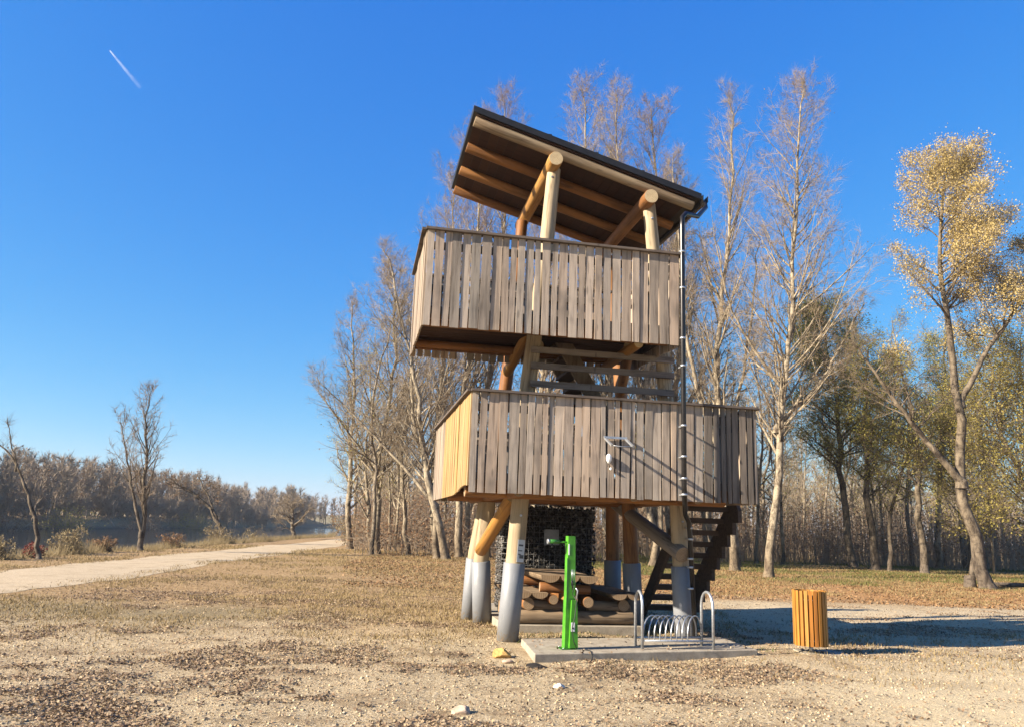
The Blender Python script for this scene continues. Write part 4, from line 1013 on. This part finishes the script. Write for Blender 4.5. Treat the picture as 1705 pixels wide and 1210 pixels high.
# undergrowth: thin stems and brown leaves between the trunks
T = Tree(300); ur = T.r
for k in range(4600):
    y_ = ur.uniform(47, 66) if k > 700 else ur.uniform(38, 47); x_ = ur.uniform(-.19 * y_, .68 * y_); h_ = ur.uniform(1.0, 3.9) * (.5 if k <= 700 else 1)
    if k <= 700 and x_ > 6: continue
    b = (x_, y_, -.1); lx, ly = ur.gauss(0, .35), ur.gauss(0, .3)
    pts = [b, (x_ + lx * .4, y_ + ly * .4, h_ * .5), (x_ + lx, y_ + ly, h_)]; T.poly(pts, [.022, .014, .008], 2); T.tips.append(pts[2])
    for q in range(5):
        t_ = ur.uniform(.3, 1); p = (x_ + lx * t_, y_ + ly * t_, h_ * t_); a = ur.uniform(0, 6.28); L = ur.uniform(.3, .9)
        e = (p[0] + math.cos(a) * L * .7, p[1] + math.sin(a) * L * .7, p[2] + L * ur.uniform(-.1, .7)); T.poly([p, e], [.009, .006], 2); T.tips.append(e)
v2, f2 = tubes_np(T.seg[2], 3)
rs = np.random.RandomState(3); tp = np.array(T.tips); P_ = tp[rs.randint(0, len(tp), 60000)] + rs.normal(0, .3, (60000, 3)); P_[:, 2] = np.abs(P_[:, 2])
tag(link('undergrowth', np_mesh('undergrowth', v2, f2, 'twig_far', True)), 'brown thicket of thin stems between the trunks of the wood', 'undergrowth', kind='stuff')
tag(link('undergrowth_leaves', np_mesh('undergrowth_leaves', *leafquads(P_, .13, rs), 'leaf_brown')), 'withered brown leaves of the thicket in the wood', 'undergrowth', kind='stuff')

# far wood behind everything on the right, and the treeline across the lake (each reads as one mass)
def mass(name, label, spots_, seed, tw, leafm=None, nleaf=0, wsc=1.0, lsz=.35):
    T = Tree(seed); PP = dict(POP, nc=(5, 3), rmin=.022, maxlv=2, thick=9, ang=(.6, .6, .6)); 
    for (x_, y_, h_) in spots_:
        z_ = float(H(x_, y_)); lean = T.r.gauss(0, .3)
        T.trunk([(x_, y_, z_), (x_ + lean * .5, y_, z_ + h_ * .35), (x_ + lean, y_, z_ + h_ * .7), (x_ + lean * 1.5, y_, z_ + h_)], .10 + .004 * h_, .02, PP, start=.12, nl=15, Lmax=h_ * .25)
    v0, f0 = tubes_np(T.seg[0], 4); v2, f2 = tubes_np(T.seg[2], 3); v2, f2 = T.sprays(v2, f2, 2, .022 * wsc, 1.0)
    tag(link(name, np_mesh(name, np.concatenate([v0, v2]), np.concatenate([f0, f2 + len(v0)]), tw, True)), label, 'wood', kind='stuff')
    if leafm:
        rs = np.random.RandomState(seed); tp = np.array(T.tips); tp = tp[rs.randint(0, len(tp), nleaf)] * np.array([1, 1, 1]) + rs.normal(0, .5, (nleaf, 3))
        tag(link(name + '_leaves', np_mesh(name + '_leaves', *leafquads(tp, lsz, rs), leafm)), label + ', its last leaves', 'foliage', kind='stuff')
fr = random.Random(5)
mass('far_wood', 'distant bare wood closing the view behind the trunks', [(fr.uniform(-.19, .72) * y_, y_, fr.uniform(6.5, 10)) for y_ in [fr.uniform(98, 135) for _ in range(260)]], 8, 'twig_far', 'leaf_brown', 16000)
sp = []
for k in range(420):
    y_ = 45 + 190 * fr.random() ** 1.2; x_ = -57.5 - 18 * fr.random() ** 1.6 + 2 * math.sin(y_ * .09); sp.append((x_, y_, fr.uniform(5.8, 8.0) * (1 if y_ < 160 else .9)))
for k in range(520): y_ = 45 + 185 * fr.random(); sp.append((-56.5 - 14 * fr.random(), y_, fr.uniform(1.2, 3.2)))
for k in range(60): sp.append((fr.uniform(-75, -30), fr.uniform(228, 246), fr.uniform(5, 8)))
mass('far_shore_wood', 'grey brown bare wood on the far shore of the lake', sp, 9, 'twig_far', 'leaf_brown', 30000, wsc=1.2, lsz=.3)
# rounded brownish bushes at the far waterline
sb_ = []
for k, (x_, y_, r_) in enumerate(((-50, 70, 2.6), (-53, 84, 3.2), (-54, 98, 3.4), (-53, 118, 3.0), (-53.5, 136, 3.4), (-52, 62, 2.6))):
    T = Tree(400 + k)
    for q in range(60):
        a = T.r.uniform(0, 6.28); e = T.r.uniform(.15, 1.3); d = (math.cos(a) * math.cos(e), math.sin(a) * math.cos(e), math.sin(e)); T.branch((T.r.gauss(0, .4), T.r.gauss(0, .4), .1), d, r_ * T.r.uniform(.8, 1.3), .04, 2, dict(POP, rmin=.018, nc=(6, 6), maxlv=3, thick=9, refL=(3, 3)))
    v2, f2 = tubes_np(T.seg[2], 3); e = empty('shore_bush', (x_, y_, float(H(x_, y_)))); 
    tag(e, ('rounded tawny willow bush at the far waterline, ' + ('second nearest', 'third', 'fourth', 'fifth', 'farthest', 'nearest')[k] + ' in the row'), 'bush', 'bushes along the far waterline')
    link('stems', np_mesh('stems', v2, f2, 'twig_far', True), e)
    rs = np.random.RandomState(k); tp = np.array(T.tips); tp = tp[rs.randint(0, len(tp), 2600)] + rs.normal(0, .25, (2600, 3)); link('foliage', np_mesh('foliage', *leafquads(tp, .16, rs), 'leaf_brown' if k % 2 else 'leaf_olive'), e)

# trees on the near shore
hero('shore_tree', 31, (-15.4, 34), [(-15.4, 34, 0), (-15.55, 34, 2.9), (-15.9, 34, 5.8), (-15.8, 34, 6.9)], .13, .015, dict(POPN, rmin=.006, ang=(.7, .7, .7), spray=(1, .003, .3, .05)), 'slim bare tree standing alone on the near lake shore', bk='bark_dark', tw='twig_red', start=.22, nl=38, Lmax=2.1, Lmin=.5,
     extra=[([(-15.45, 34, .8), (-16.2, 34, 2.9), (-17.0, 34, 5.4)], .08, .015, dict(start=.35, nl=16, Lmax=1.2))])
hero('shore_tree', 32, (-15.0, 26), [(-15.0, 26, 0), (-15.4, 26, 1.4), (-16.3, 26, 3.1), (-17.0, 26, 3.7)], .085, .02, dict(POPN, rmin=.007, nc=(3, 2)), 'thin crooked tree leaning left at the left edge of the picture', bk='bark_dark', tw='twig_dark', start=.6, nl=4, Lmax=.4, Lmin=.2,
     extra=[([(-16.2, 26, 3.0), (-16.5, 26, 3.7), (-16.75, 26, 4.5)], .03, .008, dict(start=.4, nl=3, Lmax=.2, Lmin=.1))])
hero('shore_tree', 33, (-16.7, 48), [(-16.7, 48, 0), (-17.4, 48, 1.6), (-18.9, 48, 3.0), (-20.6, 48, 3.7)], .15, .03, dict(WIL, rmin=.012, nc=(5, 4)), 'leaning dark tree by the path bend with sagging branches', bk='bark_dark', tw='twig_dark', start=.45, nl=14, Lmax=1.6,
     extra=[([(-16.8, 48, .3), (-17.7, 48, 2.2), (-18.9, 48, 4.2)], .10, .02, dict(start=.5, nl=12, Lmax=1.1, Lmin=.4))], leaf='leaf_brown', nleaf=700, lsize=.09, spread=.1)
hero('shore_tree', 34, (-16.4, 62), [(-16.4, 62, 0), (-16.6, 62, 1.2), (-16.7, 62, 2.6)], .2, .05, dict(WIL, rmin=.012), 'pale pollarded bushy tree where the path disappears', bk='bark_mid', tw='twig_pale', start=.2, nl=22, Lmax=2.2)
sh = random.Random(8); SW = ('tawny', 'straw coloured', 'pale brown', 'greyish', 'olive')
for k, (x_, y_, r_, mt, lb) in enumerate(((-15.8, 25.0, .5, 'reed', 'greenish reedy shrub beside the thin crooked leaning tree'), (-15.6, 26.6, .3, 'redleaf', 'small red leaved bush at the foot of the crooked tree'), (-16.0, 29.4, .65, 'reed', 'straw coloured shrub between the crooked tree and the lone slim tree'),
        (-15.8, 31.6, .4, 'leaf_brown', 'low tawny bush just left of the lone slim shore tree'), (-16.0, 38.5, .5, 'leaf_brown', 'low brown bush on the bank right of the lone slim tree'), (-16.5, 46, .8, 'reed', 'pale dry bush beneath the leaning dark tree'), (-17.0, 54, .8, 'reed', 'dry shrub on the bank beyond the leaning dark tree'),
        (-13.3, 72, 1.6, 'leaf_brown', 'brown bushes right where the path vanishes'), (-11.6, 60, 1.9, 'leaf_brown', 'tangled brown shrub at the left end of the wood'), (-10.0, 52, 1.4, 'reed', 'pale tangled shrub by the foot of the end poplar'))):
    T = Tree(500 + k)
    for q in range(34):
        a = T.r.uniform(0, 6.28); e = T.r.uniform(.6, 1.45); d = (math.cos(a) * math.cos(e), math.sin(a) * math.cos(e), math.sin(e))
        T.branch((T.r.gauss(0, .2 * r_), T.r.gauss(0, .2 * r_), -.05), d, r_ * T.r.uniform(.9, 1.7), .012, 2, dict(POP, rmin=.006, nc=(5, 5), maxlv=3, thick=9, refL=(1, 1)))
    v2, f2 = tubes_np(T.seg[2], 3); e = empty('shrub', (x_, y_, float(H(x_, y_)))); tag(e, lb, 'shrub')
    link('stems', np_mesh('stems', v2, f2, 'twig_pale' if k % 2 else 'twig_dark', True), e)
    rs = np.random.RandomState(k); tp = np.array(T.tips); nl_ = 700; tp = tp[rs.randint(0, len(tp), nl_)] + rs.normal(0, .1 * r_, (nl_, 3)); link('foliage', np_mesh('foliage', *leafquads(tp, .07 * (1 + .5 * r_), rs), mt), e)
# reeds along the bank
rs = np.random.RandomState(44); n = 9000; yy = 18 + 60 * rs.rand(n) ** 1.2; xx = shore_x(yy) + .35 - 1.5 * rs.rand(n) ** 1.5; zz = H(xx, yy); hh = rs.uniform(.12, .55, n) * (.4 + .9 * vnoise(xx, yy, 2.2, 9))
lean = rs.normal(0, .12, (n, 2)); V_ = np.stack([np.stack([xx - .012, yy, zz], -1), np.stack([xx + .012, yy, zz], -1), np.stack([xx + lean[:, 0], yy + lean[:, 1], zz + hh], -1)], 1)
tag(link('reeds', np_mesh('reeds', V_.reshape(-1, 3), np.arange(n * 3).reshape(-1, 3), 'reed')), 'dry reeds and weeds along the near lake bank', 'reeds', kind='stuff')

# far levee with a small bridge
lv = MB(); lv.add([(-240, 330, 0), (60, 330, 0), (60, 345, 3.4), (-240, 345, 3.4), (60, 352, 3.4), (-240, 352, 3.4), (60, 370, 0), (-240, 370, 0)], [(0, 1, 2, 3), (3, 2, 4, 5), (5, 4, 6, 7)])
tag(lv.obj('levee', 'ground'), kind='structure')
bg_ = empty('bridge', (-78, 300, 0)); tag(bg_, 'low grey bridge far off at the end of the lake', 'bridge')
MB().beam((-9, 0, 2.2), (9, 6, 3.2), 5, .5).obj('bridge_deck', 'concrete', bg_)
for q in (-5, 5): MB().box((q - .4, q * .33 - .5, -1), (q + .4, q * .33 + 2, 2.3 + q * .05)).obj('pier', 'concrete', bg_)

# stump
stm = MB().tube([(0, 0, -.1), (0, 0, .1), (.01, 0, .42)], [.26, .21, .18], 14, 0, True, 1, .08, rng); o = stm.obj('tree_stump', ['bark_dark', 'enddark']); o.location = (17.0, 29.4, 0); tag(o, 'short dark stump beside the yellow topped willow', 'stump')
fl_ = MB().tube([(0, 0, .09), (.9, .2, .10), (2.0, .3, .12), (3.2, .2, .10)], [.10, .09, .07, .03], 8, 0, True, 1, .05, rng); o = fl_.obj('fallen_branch', ['bark_dark', 'enddark']); o.location = (17.9, 29.8, 0); tag(o, 'dark fallen branch lying right of the yellow topped willow', 'branch')

# ------------------------------------------------------------------ ground litter
rs = np.random.RandomState(12)
def inview(x, y): return np.abs(x) < .72 * y + 1.0
def field(n, y0, y1, pw=1.0):
    y = y0 + (y1 - y0) * rs.rand(n) ** pw; x = rs.uniform(-1, 1, n) * (.70 * y + .6); return x, y
def off_slab(x, y):
    # keep the concrete clear
    c, s_ = math.cos(.32), math.sin(.32); u = (x - .40) * c + (y - 9.93) * s_; v = -(x - .40) * s_ + (y - 9.93) * c
    return ~((u > -.05) & (u < 3.25) & (v > -.02) & (v < 1.32))
def clump(x, y): return vnoise(x, y * 1.7, 1.6, 31) * .45 + vnoise(x, y * 1.8, .55, 32) * .33 + vnoise(x, y, .2, 33) * .22
def sandy(x, y): return sstep(2.9, 4.3, x + 1.4 * (vnoise(x, y, 1.3, 70) - .5)) * sstep(11.5, 9.5, y)
# pebbles
x, y = field(62000, 5.2, 17, 1.5); k_ = off_slab(x, y) & (x > -9); x, y = x[k_], y[k_]
P = np.stack([x, y, H(x, y) + .002], -1); S = .004 + .018 * rs.rand(len(x)) ** 9; tag(pebbles('gravel', P, S, 'pebble', None, .7), 'beige gravel pebbles spread over the foreground', 'gravel', kind='stuff')
# leaves in clumps
x, y = field(420000, 5.2, 22, 1.3); c_ = clump(x, y); k_ = off_slab(x, y) & (rs.rand(len(x)) < (.05 + .85 * sstep(.50, .70, c_) ** 1.3) * (1 - .8 * sandy(x, y))) & ((x > -9.2) | (y < 12)); x, y = x[k_], y[k_]
P = np.stack([x, y, H(x, y) + .006 + .016 * rs.rand(len(x))], -1)
xs_ = rs.uniform(.4, 3.3, 420); ys_ = rs.uniform(9.95, 12.1, 420); ks_ = ~off_slab(xs_, ys_) & (rs.rand(420) < .25 + .7 * vnoise(xs_, ys_, .5, 90)); xs_, ys_ = xs_[ks_], ys_[ks_]
P = np.concatenate([P, np.stack([xs_, ys_, np.full(len(xs_), .107)], -1)])
tag(link('fallen_leaves', np_mesh('fallen_leaves', *leafquads(P, .034, rs, .7, .65), 'litter')), 'dark brown dead leaves lying in drifts on the gravel', 'leaves', kind='stuff')
# orange leaves under the wood
x = rs.uniform(-6, 32, 110000); y = rs.uniform(20, 44, 110000); k_ = (rs.rand(110000) < .15 + .8 * vnoise(x, y, 2.5, 40)) & (x > -.2 * y); x, y = x[k_], y[k_]
P = np.stack([x, y, H(x, y) + .02], -1); tag(link('leaf_carpet', np_mesh('leaf_carpet', *leafquads(P, .065, rs, .6, .7), 'litter_orange')), 'orange brown leaf carpet along the edge of the wood', 'leaves', kind='stuff')
# grass blades
def blades(name, x, y, h, wd, mt, label):
    n = len(x); z = H(x, y); a = rs.uniform(0, 6.28, n); l = rs.normal(0, .5, (n, 2)) * h[:, None]
    V_ = np.stack([np.stack([x - np.cos(a) * wd, y - np.sin(a) * wd, z - .005], -1), np.stack([x + np.cos(a) * wd, y + np.sin(a) * wd, z - .005], -1), np.stack([x + l[:, 0], y + l[:, 1], z + h], -1)], 1)
    tag(link(name, np_mesh(name, V_.reshape(-1, 3), np.arange(n * 3).reshape(-1, 3), mt)), label, 'grass', kind='stuff')
x, y = field(260000, 9, 44, 1.15); g_ = vnoise(x, y, 1.8, 50) * .6 + vnoise(x, y, .5, 51) * .4
xp = -.028 * np.clip(y - 20, 0, 200)
k_ = off_slab(x, y) & (rs.rand(len(x)) < sstep(.36, .62, g_) * sstep(9, 15, y) + .05) & ((x > -9.75 + xp - .5 * vnoise(x, y, .7, 52)) | (x < -12.45 + xp)) & (x > -15.7) & ~((x > 4.5) & (y > 14.5) & (y < 21)); x, y = x[k_], y[k_]
blades('dry_grass', x, y, rs.uniform(.02, .07, len(x)) * (1 + .6 * sstep(20, 35, y)), .004 + .0003 * y, 'straw', 'short dry straw coloured grass')
x = rs.uniform(3, 34, 90000); y = rs.uniform(28, 52, 90000); k_ = rs.rand(90000) < sstep(.35, .65, vnoise(x, y, 3, 60)); x, y = x[k_], y[k_]
blades('green_grass', x, y, rs.uniform(.04, .13, len(x)), .014, 'grass', 'green grass growing under the trees on the right')
x = rs.uniform(.2, 4.0, 2600); y = rs.uniform(11.2, 14.2, 2600); k_ = off_slab(x, y) & (vnoise(x, y, .4, 61) > .45); x, y = x[k_], y[k_]
blades('green_tufts', x, y, rs.uniform(.02, .06, len(x)), .006, 'grass', 'small green grass tufts around the bicycle slab')

# ------------------------------------------------------------------ contrail high in the sky
def cloudmat():
    m_, t, b = mat('contrail'); b.inputs['Base Color'].default_value = (.9, .9, .9, 1); b.inputs['Roughness'].default_value = 1
    v = coords(t, (1, 1, 1), False, 'Generated'); n = noise(t, v, 7, 4, .6)
    sx = t.nodes.new('ShaderNodeSeparateXYZ'); t.links.new(v, sx.inputs[0])
    r_ = ramp(t, n, [(.25, (.0, .0, .0)), (.75, (.32, .32, .32))]); f2_ = ramp(t, sx.outputs['X'], [(0, (1, 1, 1)), (1, (.05, .05, .05))])
    mu = N(t, 'ShaderNodeMath', operation='MULTIPLY'); t.links.new(r_, mu.inputs[0]); t.links.new(f2_, mu.inputs[1]); t.links.new(mu.outputs[0], b.inputs['Alpha']); return m_
M['contrail'] = cloudmat()
p0 = Vector((-1173, 2000, 1279)); p1 = Vector((-1075, 2000, 1170))
ct = MB().tube([p0, p0.lerp(p1, .3), p0.lerp(p1, .7), p1], [1.6, 3.2, 5.0, 6.5], 10); tag(ct.obj('contrail', 'contrail'), 'short white aircraft trail high in the blue sky', 'contrail', kind='stuff')

# ------------------------------------------------------------------ thin autumn haze
hm = bpy.data.materials.new('haze'); hm.use_nodes = True; ht_ = hm.node_tree; ht_.nodes.clear()
pv = ht_.nodes.new('ShaderNodeVolumePrincipled'); pv.inputs['Density'].default_value = 0.0003; pv.inputs['Color'].default_value = (0.86, 0.92, 1.0, 1); pv.inputs['Anisotropy'].default_value = 0.2
ho = ht_.nodes.new('ShaderNodeOutputMaterial'); ht_.links.new(pv.outputs[0], ho.inputs['Volume']); M['haze'] = hm
hz = MB().box((-1000, -70, -3.2), (1000, 1650, 27)).obj('haze', 'haze'); tag(hz, 'thin pale haze in the air over the lake and wood', 'haze', kind='stuff')

# sober real-world albedo for every surface: one common factor on the base colours
for m_ in list(bpy.data.materials):
    t = m_.node_tree
    for b in [n for n in t.nodes if n.type in ('BSDF_PRINCIPLED', 'BSDF_TRANSLUCENT')]:
        i_ = b.inputs[0]
        if m_.name == 'contrail': continue
        k_ = ALB.get(m_.name, 0.74) * 0.83
        if i_.is_linked:
            src = i_.links[0].from_socket; c_ = mix(t, 1.0, src, (k_, k_, k_), 'MULTIPLY'); t.links.new(c_, i_)
        else: i_.default_value = (*[v * k_ for v in i_.default_value[:3]], 1)
